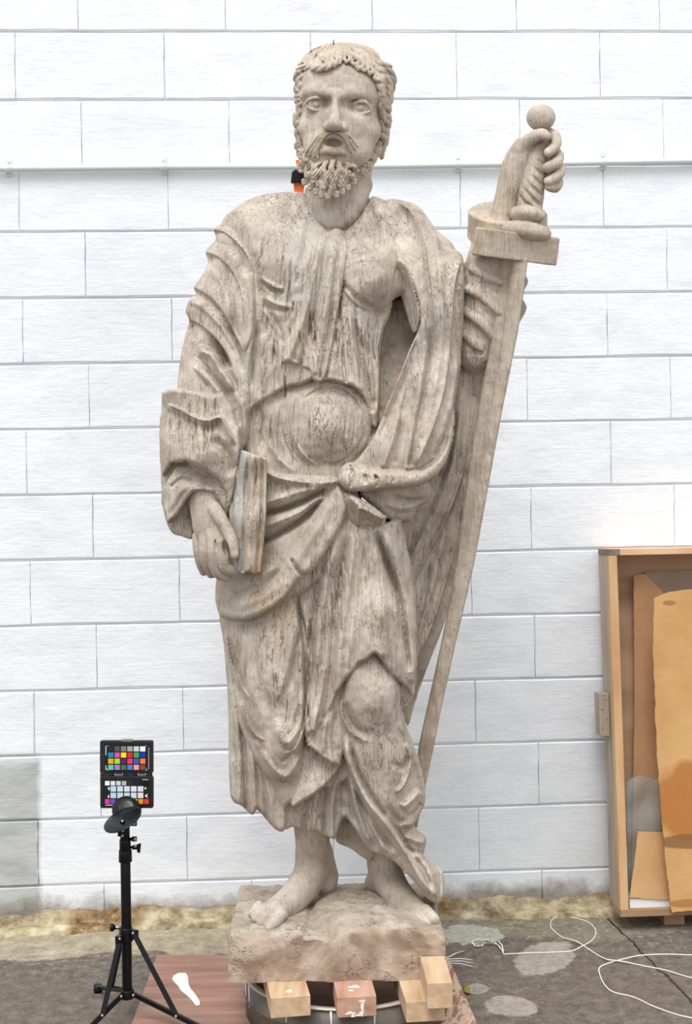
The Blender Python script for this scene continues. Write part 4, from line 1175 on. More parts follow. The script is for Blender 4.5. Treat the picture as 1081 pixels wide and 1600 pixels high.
    # ---- hip wrap, radiating from the knot
    R.layer([(372, 700), (420, 728), (470, 740), (525, 745), (560, 770), (560, 820), (535, 850), (500, 905), (460, 935), (425, 955), (385, 970), (347, 964), (337, 940), (338, 905), (346, 850), (365, 770)],
            [(342, 935, 22), (350, 880, 30), (375, 780, 70), (400, 900, 82), (416, 800, 84), (470, 850, 98), (520, 760, 104), (430, 750, 88), (390, 955, 66), (500, 880, 96), (545, 800, 92), (440, 925, 88)], 12, 16)
    hip = R.last
    for tup in (([(414, 737), (440, 748), (480, 754), (524, 752)], 10, 9, 'r', (0, 0)), ([(412, 786), (445, 776), (480, 766), (520, 760)], 12, 8, 'r', (0, .2)), ([(410, 803), (440, 796), (476, 782), (512, 762)], 8, -17, 'v', (0, .15)),
                            ([(410, 824), (440, 812), (474, 797), (508, 772)], 11, 8, 'r', (0, .2)), ([(410, 846), (436, 834), (470, 812), (506, 780)], 9, -17, 'v', (0, .15)),
                            ([(360, 925), (400, 905), (440, 880)], 14, 5, 'r', (.2, .2))):
        R.last = hip; R.fold(*tup)
    R.layer([(528, 757), (510, 774), (490, 800), (472, 832), (450, 864), (424, 894), (394, 916), (362, 930), (338, 930), (338, 948), (347, 962), (380, 969), (412, 957), (440, 938), (464, 908), (476, 898), (492, 886), (514, 852), (534, 818), (541, 790)],
            [(528, 768, 116), (500, 830, 116), (465, 885, 110), (420, 932, 96), (380, 950, 76), (342, 948, 30), (520, 830, 118)], 11, 13)
    R.fold([(520, 780), (502, 815), (474, 860), (450, 890)], 14, 5, 'r', (.2, .2)); R.fold([(454, 872), (463, 888), (474, 900), (482, 902)], 5, -9, 'v', (.15, .1))
    R.fold([(446, 906), (416, 930), (382, 944), (352, 944)], 12, 4, 'r')
    # ---- shoulder drape, right
    R.layer([(604, 313), (632, 314), (655, 324), (675, 350), (690, 380), (705, 388), (720, 396), (725, 420), (724, 500), (720, 560), (712, 612), (705, 650), (703, 690), (690, 722), (660, 745), (600, 752), (545, 748), (548, 728), (572, 700), (588, 672), (604, 634), (622, 590), (640, 545), (655, 512), (656, 486), (648, 452), (636, 424), (622, 412), (612, 380), (604, 340)],
            [(632, 318, 6), (610, 330, 14), (625, 380, 44), (655, 350, 24), (690, 392, 30), (640, 420, 68), (652, 460, 80), (658, 500, 84), (690, 480, 70), (720, 420, 34), (720, 520, 40), (640, 560, 84), (690, 600, 76), (712, 600, 48), (620, 640, 90), (670, 680, 96), (600, 700, 104), (700, 680, 74), (560, 735, 104)], 8, 11)
    dr = R.last
    for tup in (([(622, 314), (642, 330), (654, 356), (664, 392), (670, 440), (676, 500), (674, 560)], 12, 13, 'c', (.06, .25)), ([(656, 480), (664, 540), (656, 610), (644, 680), (636, 730)], 10, 6, 'r', (.2, 0)), ([(672, 510), (668, 580), (654, 650), (640, 725)], 7, -7, 'v', (.2, 0)),
                            ([(720, 408), (711, 440), (706, 500), (700, 570), (690, 625), (672, 680), (650, 728)], 13, 13, 'c', (.06, .05)), ([(690, 400), (692, 470), (690, 540), (680, 610), (664, 670), (648, 720)], 11, 6, 'r', (.1, .1)),
                            ([(646, 560), (630, 600), (608, 650), (590, 690)], 9, -5, 'r', (.2, .2)), ([(650, 520), (632, 565), (612, 610), (598, 650)], 6, 8, 'r', (.1, .1)), ([(626, 420), (642, 448), (650, 486)], 7, -4, 'r', (.2, .2)),
                            ([(704, 640), (696, 680), (678, 715)], 7, -8, 'v', (.2, .1)), ([(716, 560), (708, 620), (696, 668)], 8, 6, 'r', (.2, .2)), ([(680, 360), (686, 420), (684, 470)], 10, 5, 'r', (.2, .3)), ([(626, 640), (612, 690), (600, 726)], 9, 6, 'r', (.2, 0)), ([(640, 590), (628, 650), (618, 720)], 7, -5, 'v', (.3, 0))):
        R.last = dr; R.fold(*tup)
    # turned edge in the arm hollow
    R.layer([(618, 408), (632, 412), (646, 446), (655, 486), (654, 510), (646, 520), (636, 496), (626, 462), (618, 436)], [(622, 412, 66), (640, 450, 62), (650, 500, 66), (630, 470, 40), (620, 430, 48)], 3, 4)
    # ---- waist roll to the right of the knot
    R.layer([(644, 752), (670, 756), (668, 780), (652, 792), (640, 812), (612, 814), (588, 794), (562, 772), (580, 756)], [(660, 765, 84), (640, 800, 74), (600, 790, 96), (580, 770, 100), (665, 780, 70)], 10, 14)
    R.fold([(668, 780), (640, 782), (608, 774)], 7, -7, 'v'); R.fold([(650, 790), (625, 794), (600, 786)], 8, 5)
    R.layer([(534, 768), (552, 773), (580, 789), (603, 808), (598, 820), (562, 825), (536, 810), (530, 790)], [(540, 772, 112), (602, 810, 112), (566, 792, 126), (560, 822, 98), (534, 805, 100)], 4, 7, smooth=False)
    R.fold([(544, 774), (562, 792), (600, 812)], 12, 9, 'v', (.1, .05)); R.fold([(562, 792), (560, 822)], 8, 6, 'v', (.1, .05))
    R.layer([(527, 747), (533, 731), (546, 722), (575, 729), (610, 733), (648, 732), (672, 720), (690, 700), (700, 672), (708, 640), (708, 672), (703, 700), (692, 728), (670, 750), (640, 760), (600, 763), (562, 768), (538, 762)],
            [(530, 746, 128), (560, 744, 134), (600, 748, 132), (650, 744, 122), (686, 720, 104), (702, 680, 84), (706, 650, 66)], 18, 22)
    R.fold([(546, 726), (552, 744), (546, 762)], 4, -6, 'v', (.1, .1)); R.fold([(572, 734), (590, 748), (588, 762)], 4, -5, 'v', (.1, .1)); R.fold([(700, 680), (690, 708), (664, 730), (630, 738)], 6, -6, 'v', (.1, .2)); R.fold([(560, 738), (600, 742), (640, 742)], 6, 3)
    # ---- sleeve, left arm
    R.layer([(352, 348), (342, 352), (334, 360), (337, 374), (321, 393), (325, 412), (312, 436), (303, 449), (306, 460), (297, 466), (290, 486), (295, 503), (285, 540), (277, 604), (276, 660), (330, 700), (378, 705), (392, 640), (388, 560), (402, 520), (404, 470), (396, 410), (376, 370), (362, 352)],
            [(338, 362, 2), (372, 385, 44), (395, 450, 66), (320, 430, 12), (350, 480, 60), (300, 500, 20), (380, 540, 74), (330, 560, 54), (288, 580, 16), (372, 620, 82), (300, 630, 40), (400, 500, 70), (385, 690, 90)], 16, 20)
    arm = R.last
    for tup in (([(332, 360), (350, 366), (368, 380), (384, 400), (394, 430)], 20, -19, 'c', (0, .25)), ([(320, 396), (340, 404), (360, 424), (374, 456), (378, 500), (374, 530)], 22, -20, 'c', (0, .2)), ([(380, 420), (392, 460), (392, 510), (384, 550)], 12, 8, 'r', (.2, .2)),
                            ([(303, 452), (322, 462), (344, 484), (364, 520), (380, 556), (386, 580)], 18, -12, 'c', (0, .2)), ([(330, 420), (350, 450), (360, 500)], 10, 5, 'r'), ([(296, 470), (318, 482), (344, 508), (366, 540), (380, 572)], 7, 5, 'r', (0, .2)),
                            ([(293, 500), (312, 510), (336, 530), (352, 552), (362, 576)], 26, -32, 'c', (0, .12)), ([(310, 548), (330, 556), (346, 580), (366, 612)], 10, 12, 'r', (.1, .2)), ([(300, 560), (320, 572), (344, 600), (360, 624)], 6, -10, 'v', (.1, .2)), ([(300, 572), (322, 590), (346, 618)], 8, 8, 'r', (.1, .1)),
                            ([(302, 590), (318, 596), (330, 606)], 5, -8, 'v'), ([(345, 560), (362, 590), (378, 630)], 7, -7, 'v'), ([(365, 600), (380, 640), (384, 690)], 9, 6, 'r'), ([(336, 620), (356, 640), (370, 680)], 8, -8, 'v')):
        R.last = arm; R.fold(*tup)
    R.layer([(254, 640), (300, 625), (370, 640), (366, 740), (352, 800), (330, 780), (300, 790), (290, 838), (262, 812), (252, 760), (251, 700)], [(256, 700, 14), (300, 700, 60), (360, 700, 76), (300, 780, 50), (270, 800, 28), (350, 780, 66)], 12, 16)
    # inside of the cuff round the wrist
    R.layer([(252, 770), (262, 740), (300, 740), (350, 760), (358, 800), (352, 826), (340, 800), (325, 790), (308, 800), (304, 835), (298, 843), (284, 838), (268, 832), (258, 808)], [(260, 780, 22), (295, 835, 40), (300, 770, 30), (340, 780, 30), (354, 815, 50), (270, 820, 22)], 9, 13)
    # folded back cuff, two tiers
    R.layer([(262, 752), (276, 728), (300, 726), (336, 738), (352, 758), (358, 798), (353, 812), (347, 792), (336, 770), (318, 766), (301, 767), (291, 780), (277, 802), (262, 816), (252, 786), (252, 772)],
            [(256, 785, 38), (270, 740, 50), (300, 735, 70), (300, 762, 92), (335, 745, 76), (345, 765, 92), (353, 800, 88), (268, 800, 58)], 4, 7, smooth=False)
    R.fold([(266, 762), (284, 748), (304, 752)], 5, -7, 'v', (.1, .2)); R.fold([(262, 800), (280, 770), (296, 756)], 8, 5)
    R.layer([(253, 613), (268, 608), (292, 610), (330, 618), (348, 614), (362, 634), (374, 660), (374, 700), (371, 722), (364, 776), (358, 796), (352, 768), (342, 748), (322, 735), (292, 720), (268, 722), (254, 742), (250, 720), (249, 680), (252, 640)],
            [(252, 640, 14), (268, 612, 54), (300, 620, 84), (340, 625, 92), (262, 680, 54), (300, 690, 108), (345, 690, 114), (290, 718, 108), (256, 728, 44), (320, 732, 112), (360, 740, 108), (370, 660, 94), (359, 790, 98)], 5, 10, smooth=False)
    R.fold([(262, 632), (282, 640), (304, 652), (324, 657), (344, 652), (356, 670), (368, 694)], 12, 15, 'c', (.05, .1), drop=3); R.fold([(326, 688), (344, 696), (360, 716), (366, 744)], 13, -10, 'r', (.2, .2)); R.fold([(366, 640), (374, 668)], 6, -6, 'v')
    R.last = None
    R.rough(31, .75)
    cracks(R, 262, 345, 612, 660, 26, 3.4, 12, 2, (40, 90)); cracks(R, 485, 640, 830, 960, 46, 2.4, 13, 6, (25, 70)); cracks(R, 530, 690, 726, 742, 26, 3, 14, 0, (10, 24)); cracks(R, 415, 520, 742, 760, 16, 2.6, 15, 0, (10, 26)); cracks(R, 345, 460, 330, 600, 20, 2, 16, 4, (20, 50)); cracks(R, 476, 486, 930, 1100, 10, 4, 17, 2, (40, 90))
    v = Vol(234, 768, 300, 1425, -96, 150, HC)
    B = back_of(R, -78, -14)
    X, Y = R.X, R.Y
    # thinner where the cloth only hangs behind or sweeps over the foot
    B = np.where((X > 600) & (Y > 560) & (Y < 1150) & (R.F < 12), np.maximum(B, R.F - 34), B)
    B = np.where((Y > 1240), np.maximum(B, -66), B)
    B = np.minimum(B, R.F - 18)
    v.slab(R, B.astype(np.float32))
    # hem hollows: open the skirt from below
    v.ell((488, 1330, -40), (40, 44, 44), 4, cut=True)
    v.ell((598, 1365, -60), (26, 34, 46), 4, cut=True, rz=-20)
    # holes for wrist
    v.ell((325, 812, 74), (23, 36, 26), 5, cut=True)
    v.wobble(.5, 20, 41)
    return keep(v.mesh('cloak', M_WOOD, statue))
carve_cloak()

def carve_sleeve():
    v = Vol(690, 872, 296, 600, -90, 60, 1.25)
    # ---- raised forearm sleeve, right
    v.chain([(722, 440, -30, 26), (745, 540, -20, 27), (752, 556, -18, 24)], 10, sd=1.2)
    v.chain([(772, 405, -16, 40), (768, 440, -18, 47), (766, 480, -20, 47), (756, 520, -18, 38), (744, 556, -12, 26)], 10)
    for pts in (([(728, 452, 14, 6), (752, 462, 26, 7), (780, 488, 26, 6), (806, 500, 8, 5)]), ([(724, 486, 10, 6), (748, 502, 22, 7), (772, 528, 20, 6)]), ([(722, 520, 4, 7), (742, 536, 16, 8), (758, 560, 8, 6)]), ([(740, 420, 16, 8), (770, 436, 28, 8), (800, 446, 16, 6)]), ([(812, 430, -10, 6), (820, 440, -16, 5), (812, 452, -10, 6)]), ([(804, 468, -10, 8), (816, 480, -14, 7), (806, 498, -10, 8)])):
        v.chain(pts, 4)
    for pts in (([(728, 470, 22, 5), (752, 484, 30, 5), (786, 512, 26, 5)]), ([(726, 504, 16, 4.5), (748, 520, 24, 5), (768, 546, 18, 4)]), ([(735, 438, 22, 4), (765, 452, 34, 5), (795, 462, 24, 4)]), ([(740, 548, 18, 4), (750, 552, 18, 4)])):
        v.chain(pts, 3, cut=True)
    # stiff cuff, a short drum tilted towards the viewer
    MR = Matrix.Rotation(math.radians(3), 3, 'Z') @ Matrix.Rotation(math.radians(-24), 3, 'X')
    v.cyl((793, 352, -22), 62, 44, 22, MR, 1.5)
    v.chain([(770, 405, -18, 36), (784, 376, -20, 46)], 8, n=1, sd=.9)
    v.wobble(.5, 20, 44)
    return keep(v.mesh('raised_sleeve', M_WOOD, statue))
carve_sleeve()

# ---------------------------------------------------------------- book
def carve_book():
    R = Relief(351, 429, 690, 909, HC)
    R.layer([(372, 702), (384, 705), (398, 710), (416, 716), (417, 740), (416, 800), (412, 850), (407, 895), (396, 897), (388, 893), (378, 897), (366, 888), (358, 850), (357, 800), (364, 750)],
            [(372, 710, 92), (386, 715, 118), (402, 730, 117), (416, 730, 112), (358, 820, 92), (376, 820, 120), (400, 830, 122), (412, 850, 114), (366, 885, 98), (385, 885, 120), (406, 890, 114)], 3, 4, smooth=False)
    R.fold([(388, 708), (384, 770), (381, 830), (379, 892)], 5, -6, 'v', (0, 0)); R.fold([(410, 716), (409, 780), (404, 850), (400, 896)], 4, -5, 'v', (0, 0)); R.fold([(394, 715), (392, 800), (388, 890)], 7, 3, 'r', (0, 0))
    R.last = None
    R.fold([(398, 716), (401, 740), (398, 760)], 2.4, -4, 'v')
    cracks(R, 362, 412, 710, 840, 22, 1.8, 4, -3, (30, 60))
    v = Vol(351, 429, 690, 909, 10, 140, HC)
    v.slab(R, np.full(R.F.shape, 34., np.float32), c=1.0)
    v.wobble(.35, 9, 4)
    return keep(v.mesh('book', M_BOOK, statue))
tag(carve_book(), 'upright closed book with blue grey cover and orange stained edge')

# ---------------------------------------------------------------- sword
sword = empty('sword', statue.location)
sword.parent = statue; sword.matrix_parent_inverse = Matrix.Translation(-statue.location); sword.location = statue.location
bpy.context.view_layer.update()
def keep2(o):
    o.parent = sword; o.matrix_parent_inverse = Matrix.Translation(-statue.location); return o
def carve_blade():
    R = Relief(636, 834, 399, 1305, HC)
    Lf = [(783, 402), (779, 440), (772, 500), (762, 560), (750, 620), (738, 690), (730, 745), (722, 800), (714, 870), (702, 940), (690, 1000), (677, 1060), (666, 1110), (654, 1165), (648, 1220), (644, 1270), (645, 1290)]
    Rt = [(652, 1294), (660, 1250), (668, 1215), (679, 1160), (690, 1105), (700, 1060), (712, 1005), (726, 945), (741, 880), (753, 815), (764, 755), (774, 700), (785, 640), (797, 580), (809, 520), (818, 460), (825, 402)]
    R.layer(Lf + Rt, [(800, 410, 34), (780, 550, 32), (760, 700, 26), (735, 850, 16), (700, 1000, 2), (675, 1120, -10), (655, 1270, -22)], 4, 5, smooth=False)
    R.fold([(805, 410), (790, 540), (768, 660), (748, 770), (730, 860), (708, 960), (686, 1050), (670, 1130)], 14, 3.5, 'r', (0, .1)); R.fold([(796, 410), (778, 560), (752, 700)], 4, -2.5, 'r', (0, .2))
    R.last = None
    R.rough(51, .6); cracks(R, 655, 810, 420, 1150, 0, 1.5, 4)
    v = Vol(636, 834, 399, 1305, -60, 60, HC)
    v.slab(R, (R.F - 22).astype(np.float32), c=1.0)
    return keep2(v.mesh('blade', M_BLADE, statue))
carve_blade()
def carve_hilt(part):
    v = Vol(720, 890, 150, 430, -60, 96, 1.25)
    if part == 'pommel':
        v.ell((845, 184, 10), (22.5, 21, 22), 0)
        v.chain([(846, 200, 10, 11), (846, 214, 10, 9)], 3, n=1)
    elif part == 'grip':
        v.chain([(846, 212, 10, 11), (838, 250, 12, 16), (830, 300, 14, 20), (827, 330, 16, 20)], 0)
        for i in range(7):                     # twisted groove
            y = 232 + i * 17
            v.chain([(812, y - 10, 26, 2.4), (828, y + 6, 34, 3), (850, y + 26, 24, 2.4)], 1.5, cut=True)
    elif part == 'ferrule':
        v.chain([(806, 334, 16, 11), (824, 332, 24, 14), (842, 336, 16, 11)], 3, sd=1.6)
        v.chain([(796, 358, 20, 13), (822, 361, 28, 17), (848, 366, 20, 13)], 3, sd=1.7)
    else:
        M = (Matrix.Rotation(math.radians(7.5), 3, 'Z') @ Matrix.Rotation(math.radians(24), 3, 'Y'))
        v.box((806, 385, 22), (62, 22, 26), M, rnd=2.5)
    v.wobble(.45, 14, 61)
    return keep2(v.mesh(part, M_BLADE, statue))
for q in ('pommel', 'grip', 'ferrule', 'cross_guard'): carve_hilt(q)
# ================================================================ plinth and what carries it
def mat_plinth():
    k = NT('plinth_wood', .9, .2); g = k.geo()
    a = k.noise(g, 9, 7, .62, 1.2); b = k.noise(g, 40, 6, .65); c = k.noise(g, 240, 3, .7); w = k.noise(k.mapv(g, (1, 1, 1)), 6, 3, .5, 2.5)
    base = k.ramp(a, [(.3, srgb(142, 128, 112)), (.46, srgb(166, 152, 136)), (.6, srgb(182, 170, 156)), (.75, srgb(204, 196, 184))])
    x, y, z = k.sep(g)
    n = k.n('ShaderNodeNewGeometry'); nx, ny, nz = k.sep(n.outputs['Normal'])
    side = k.mr(nz, .35, .6, 1, 0)
    base = k.mix(k.math('MULTIPLY', side, .8), base, k.ramp(w, [(.38, srgb(138, 114, 96)), (.5, srgb(166, 142, 122)), (.62, srgb(194, 174, 156))]))
    base = k.mix(k.mr(b, .58, .7, 0, .5), base, srgb(112, 94, 78)); base = k.mix(k.mr(c, .6, .7, 0, .35), base, srgb(214, 204, 190))
    d = k.noise(k.mapv(g, (26, 26, 60)), 1.0, 5, .6); pm = k.mr(k.noise(g, 9, 5), .52, .6)
    cr = k.math('MULTIPLY', k.mr(k.math('ABSOLUTE', k.math('SUBTRACT', d, .5)), .004, .014, 1, 0), pm)
    base = k.mix(k.math('MULTIPLY', cr, .6), base, srgb(84, 72, 62))
    k.col(base); k.bump(a, .5, .01); k.bump(b, .6, .004); k.bump(c, .6, .0016); k.bump(k.math('SUBTRACT', 1.0, cr), .7, .003)
    return k.m
M_PLINTH = mat_plinth()
ZB = P(525, 1533, 3.33).z                # underside of the plinth
ZT = P(525, 1468, 3.33).z
xl, xr = P(356, 1500, 3.33).x, P(695, 1500, 3.33).x
def plinth():
    nx, ny = 170, 120
    y0, y1 = 3.33, 3.70
    X, Y = np.meshgrid(np.linspace(xl, xr, nx), np.linspace(y0, y1, ny), indexing='ij')
    u = (X - xl) / (xr - xl); w = (Y - y0) / (y1 - y0)
    def px(x, y):                                       # plan position of a point seen on the top
        q = onz(x, y, ZT + .012); return q.x, q.y
    Z = np.full(X.shape, ZT)
    edge = np.minimum(np.minimum(u, 1 - u) * .5, np.minimum(w, 1 - w) * .37)
    Z += .010 * np.clip(edge / .010, 0, 1) ** .5
    # raised rock between the feet
    P_ = np.array([px(*q) for q in ((487, 1424), (500, 1400), (540, 1388), (590, 1396), (640, 1430), (690, 1458), (640, 1464), (590, 1466), (530, 1460), (505, 1452), (496, 1440))])
    D = Relief.poly_sd(cat_rom(P_, 4, True), X.astype(np.float32), Y.astype(np.float32))
    Z += .012 * np.clip(-D / .012, 0, 1) ** .7 + .014 * np.clip(-D / .07, 0, 1)
    P_ = np.array([px(*q) for q in ((400, 1420), (440, 1395), (478, 1402), (482, 1440), (470, 1462), (430, 1468), (396, 1460), (388, 1440))])
    D = Relief.poly_sd(cat_rom(P_, 4, True), X.astype(np.float32), Y.astype(np.float32))
    Z += .010 * np.clip(-D / .01, 0, 1) ** .7
    n1 = vnoise(X * 1000, Y * 1000, 60, 3) * .004 + vnoise(X * 1000, Y * 1000, 18, 4) * .0025 + vnoise(X * 1000, Y * 1000, 7, 5) * .0014
    Z += n1
    # worn, wavy edges
    Xw = X + np.where(u < .02, vnoise(Y * 1000, Z * 1000, 60, 8) * .004, 0) + np.where(u > .98, vnoise(Y * 1000, Z * 1000, 60, 9) * .004, 0)
    Yw = Y + np.where(w < .02, vnoise(X * 1000, X * 0, 50, 6) * .004, 0)
    vs = np.stack([Xw, Yw, Z], -1).reshape(-1, 3)
    idx = lambda i, j: i * ny + j
    fs = [(idx(i, j), idx(i + 1, j), idx(i + 1, j + 1), idx(i, j + 1)) for i in range(nx - 1) for j in range(ny - 1)]
    m = MB(); m.add([tuple(p) for p in vs], fs, True)
    # sides with a slightly lumpy front
    loop = [idx(i, 0) for i in range(nx)] + [idx(nx - 1, j) for j in range(1, ny)] + [idx(i, ny - 1) for i in range(nx - 2, -1, -1)] + [idx(0, j) for j in range(ny - 2, 0, -1)]
    L = len(loop); K = 12
    ring = [[vs[q] for q in loop]]
    r = random.Random(2)
    for k_ in range(1, K + 1):
        t = k_ / K; row = []
        for q in loop:
            p = vs[q].copy(); top = p[2]
            p[2] = top + (ZB - top) * t
            p[1] += (float(vnoise(np.array(p[0] * 1000), np.array(p[2] * 1000), 46, 12)) * .004 + float(vnoise(np.array(p[0] * 1000), np.array(p[2] * 1000), 14, 13)) * .0015) * (1 if p[1] < 3.4 else 0)
            if k_ == K: p[2] = ZB
            row.append(p)
        ring.append(row)
    base = len(m.v)
    for row in ring: m.v += [tuple(p) for p in row]
    for k_ in range(K):
        for i in range(L):
            m.f.append((base + k_ * L + i, base + k_ * L + (i + 1) % L, base + (k_ + 1) * L + (i + 1) % L, base + (k_ + 1) * L + i)); m.sm.append(True)
    m.f.append(tuple(base + K * L + i for i in range(L - 1, -1, -1))); m.sm.append(False)
    me = m.mesh('plinth')
    import bmesh
    bm = bmesh.new(); bm.from_mesh(me); bmesh.ops.remove_doubles(bm, verts=bm.verts, dist=1e-5); bmesh.ops.recalc_face_normals(bm, faces=bm.faces)
    for e in bm.edges:
        if len(e.link_faces) == 2 and e.calc_face_angle(0) > .75: e.smooth = False
    bm.to_mesh(me); bm.free()
    return keep(link('plinth', me, M_PLINTH, statue))
tag(plinth(), 'rough rocky block under the bare feet')

def mat_lumber(name, c1, c2, c3, axis='Y', red=0.0, sc=1.0):
    k = NT(name, .75, .25); g = k.geo()
    s_ = {'Y': (38, 3.2, 38), 'Z': (38, 38, 3.2), 'X': (3.2, 38, 38)}[axis]
    t = k.n('ShaderNodeTexNoise'); t.inputs['Scale'].default_value = 3.0; k.l(g, t.inputs['Vector'])
    gw = k.addv(g, t.outputs[1], .03)
    a = k.noise(k.mapv(gw, tuple(q * sc for q in s_)), 1.0, 5, .6); b = k.noise(k.mapv(gw, tuple(q * 4 * sc for q in s_)), 1.0, 3); c = k.noise(g, 5, 4)
    base = k.ramp(a, [(.3, c1), (.5, c2), (.72, c3)])
    base = k.mix(k.mr(b, .5, .7, 0, .3), base, c1); base = k.mix(k.mr(c, .5, .7, 0, .4), base, c3)
    k.col(base); k.bump(b, .35, .001); k.bump(a, .3, .002)
    return k.m
M_PINE = mat_lumber('pine_offcut', srgb(178, 146, 114), srgb(200, 170, 138), srgb(218, 194, 164))
M_RED = mat_lumber('reddish_offcut', srgb(158, 116, 96), srgb(184, 142, 120), srgb(204, 168, 148))
M_DRIP = plain('white_paint', srgb(236, 236, 232), .45)
def lumber(c, w, mat, label, y1=3.6, zt=None, zb=None, drips=()):
    """c: (px back-left, px front-left, Y front)"""
    zt = ZB if zt is None else zt; zb = ZB - .047 if zb is None else zb
    pb, pf, Yf = c
    A = Vector(((pb - CX) / FPX * 3.33, 3.33, 0)); B = Vector(((pf - CX) / FPX * Yf, Yf, 0))
    d = (A - B).normalized(); n = Vector((d.y, -d.x, 0))
    L = (y1 - Yf) / d.y
    o = empty('lumber_block', (B.x, B.y, zb)); tag(o, label, 'block', 'wood offcuts under the plinth')
    M = Matrix(((n.x, d.x, 0, 0), (n.y, d.y, 0, 0), (0, 0, 1, 0), (0, 0, 0, 1)))
    m = MB().box((0, 0, 0), (w, L, zt - zb), M)
    b = m.build('timber', mat, o, .0018, 2)
    # end grain rings and a knot, cut into the front face
    for dd in drips:
        bl = MB(); pts = []
        for q in range(18):
            an = q / 18 * 2 * math.pi; rr_ = 1 + .3 * math.sin(an * 3 + dd[0] * 90)
            pts.append((dd[0] + dd[2] * rr_ * math.cos(an), dd[1] + dd[3] * rr_ * math.sin(an)))
        if dd[4] == 'f': bl.prism([(p[0], p[1]) for p in pts], -.0012, .001, M)
        else:
            vs = [M @ Vector((p[0], p[1], zt - zb - .0005)) for p in pts] + [M @ Vector((p[0], p[1], zt - zb + .0012)) for p in pts]
            bl.add(vs, [tuple(range(18, 36))] + [(i, (i + 1) % 18, (i + 1) % 18 + 18, i + 18) for i in range(18)])
        q = bl.build('paint_splash', M_DRIP, b)
    return o
zb1 = ZB - .047
lumber((404, 409.5, 3.238), .091, M_PINE, 'pale timber offcut under the left front of the plinth', drips=((.045, .03, .007, .006, 't'),))
lumber((508, 513, 3.236), .090, M_RED, 'reddish timber offcut splashed with white paint under the plinth centre', drips=((.045, .055, .012, .006, 't'), (.058, .022, .0035, .014, 'f'), (.058, .035, .007, .003, 'f'), (.03, .010, .011, .003, 'f'), (.036, .004, .004, .004, 'f'), (.046, .004, .008, .0015, 'f'), (.055, .008, .004, .006, 'f'), (.035, .034, .005, .003, 't')))
lumber((610, 621, 3.205), .088, M_PINE, 'pale timber offcut lying flat under the upright end piece')
lumber((643, 654, 3.165), .057, M_PINE, 'short square timber offcut standing on another at the right corner of the plinth', y1=3.322, zt=ZB + .058, zb=ZB)

# round metal ring that carries the offcuts
k = NT('painted_steel', .5, .4, .3); g = k.geo()
k.col(k.mix(k.mr(k.noise(g, 12, 5), .4, .65), srgb(92, 88, 82), srgb(124, 118, 108))); k.bump(k.noise(g, 60, 4), .3, .001)
M_STEEL = k.m
M_RIM = plain('pale_steel_rim', srgb(196, 190, 178), .45, .3)
rc = Vector((P(541, 1550, 3.53).x, 3.535, 0.0))
zr1 = zb1
ring = empty('round_steel_ring', (rc.x, rc.y, .013)); tag(ring, 'round dark grey steel ring carrying the timber offcuts under the statue', 'ring')
R1 = .250
m = MB().lathe([(R1 - .014, .013), (R1, .013), (R1, .055), (R1 + .003, .058), (R1 + .003, .064), (R1, .067), (R1, zr1 - .004), (R1 - .004, zr1 - .004), (R1 - .006, zr1 - .01), (R1 - .006, .02), (R1 - .014, .013)], (rc.x, rc.y, 0), n=72)
o = m.build('ring_wall', M_STEEL, ring); o.matrix_parent_inverse = Matrix.Translation(-ring.location)
m = MB().lathe([(R1 - .012, zr1 - .004), (R1 + .004, zr1 - .004), (R1 + .004, zr1), (R1 - .012, zr1), (R1 - .012, zr1 - .004)], (rc.x, rc.y, 0), n=72)
o2 = m.build('rim', M_RIM, ring); o2.matrix_parent_inverse = Matrix.Translation(-ring.location)
for an in (193, 201, 236, 262, 285):
    a = math.radians(an); p = rc + Vector((math.cos(a), math.sin(a), 0)) * (R1 + .0012)
    t = Vector((-math.sin(a), math.cos(a), 0))
    q = MB().tube([p + Vector((0, 0, zr1 - .005)), p + t * .001 + Vector((0, 0, zr1 - .03)), p + Vector((0, 0, zr1 - .06))], [.003, .0022, .0012], 6).build('paint_drip', M_DRIP, o); 
rod = MB().tube([Vector((rc.x - .02, rc.y - R1 + .02, .09)), Vector((rc.x + .10, rc.y + R1 * .6, .085))], .008, 8).build('cross_bar', M_STEEL, ring); rod.matrix_parent_inverse = Matrix.Translation(-ring.location)
rod = MB().tube([Vector((rc.x - .24, rc.y, .09)), Vector((rc.x + .24, rc.y + .02, .09))], .008, 8).build('cross_bar', M_STEEL, ring); rod.matrix_parent_inverse = Matrix.Translation(-ring.location)

# board on the ground
def mat_board():
    k = NT('stained_plywood', .7, .3); g = k.geo(); x, y, z = k.sep(g)
    a = k.noise(k.mapv(g, (3, 26, 1)), 1.0, 6, .6); b = k.noise(g, 5, 5); c = k.noise(g, 160, 3)
    left = k.ramp(a, [(.3, srgb(128, 94, 80)), (.5, srgb(152, 116, 100)), (.72, srgb(172, 138, 120))])
    left = k.mix(k.mr(b, .5, .7, 0, .5), left, srgb(122, 106, 98))
    w = k.noise(k.mapv(g, (5, 2.0, 1)), 2.0, 5, .6, 3.0)
    right = k.ramp(w, [(.42, srgb(140, 100, 82)), (.48, srgb(178, 150, 130)), (.56, srgb(196, 176, 156)), (.6, srgb(150, 112, 94))])
    base = k.mix(k.mr(x, .1, .2), left, right); base = k.mix(k.mr(c, .6, .7, 0, .3), base, srgb(190, 176, 164))
    k.col(base); k.bump(a, .3, .002); k.bump(c, .3, .0008)
    return k.m
M_BOARD = mat_board()
bc = [onz(245, 1492, .012), onz(700, 1494, .012), onz(752, 1614, .012), onz(196, 1625, .012)]
f0 = bc[3] + (bc[3] - bc[0]) * .35; f1 = bc[2] + (bc[2] - bc[1]) * .35
tp = [f0, f1, bc[1], bc[0]]
dn = Vector((0, 0, -.012))
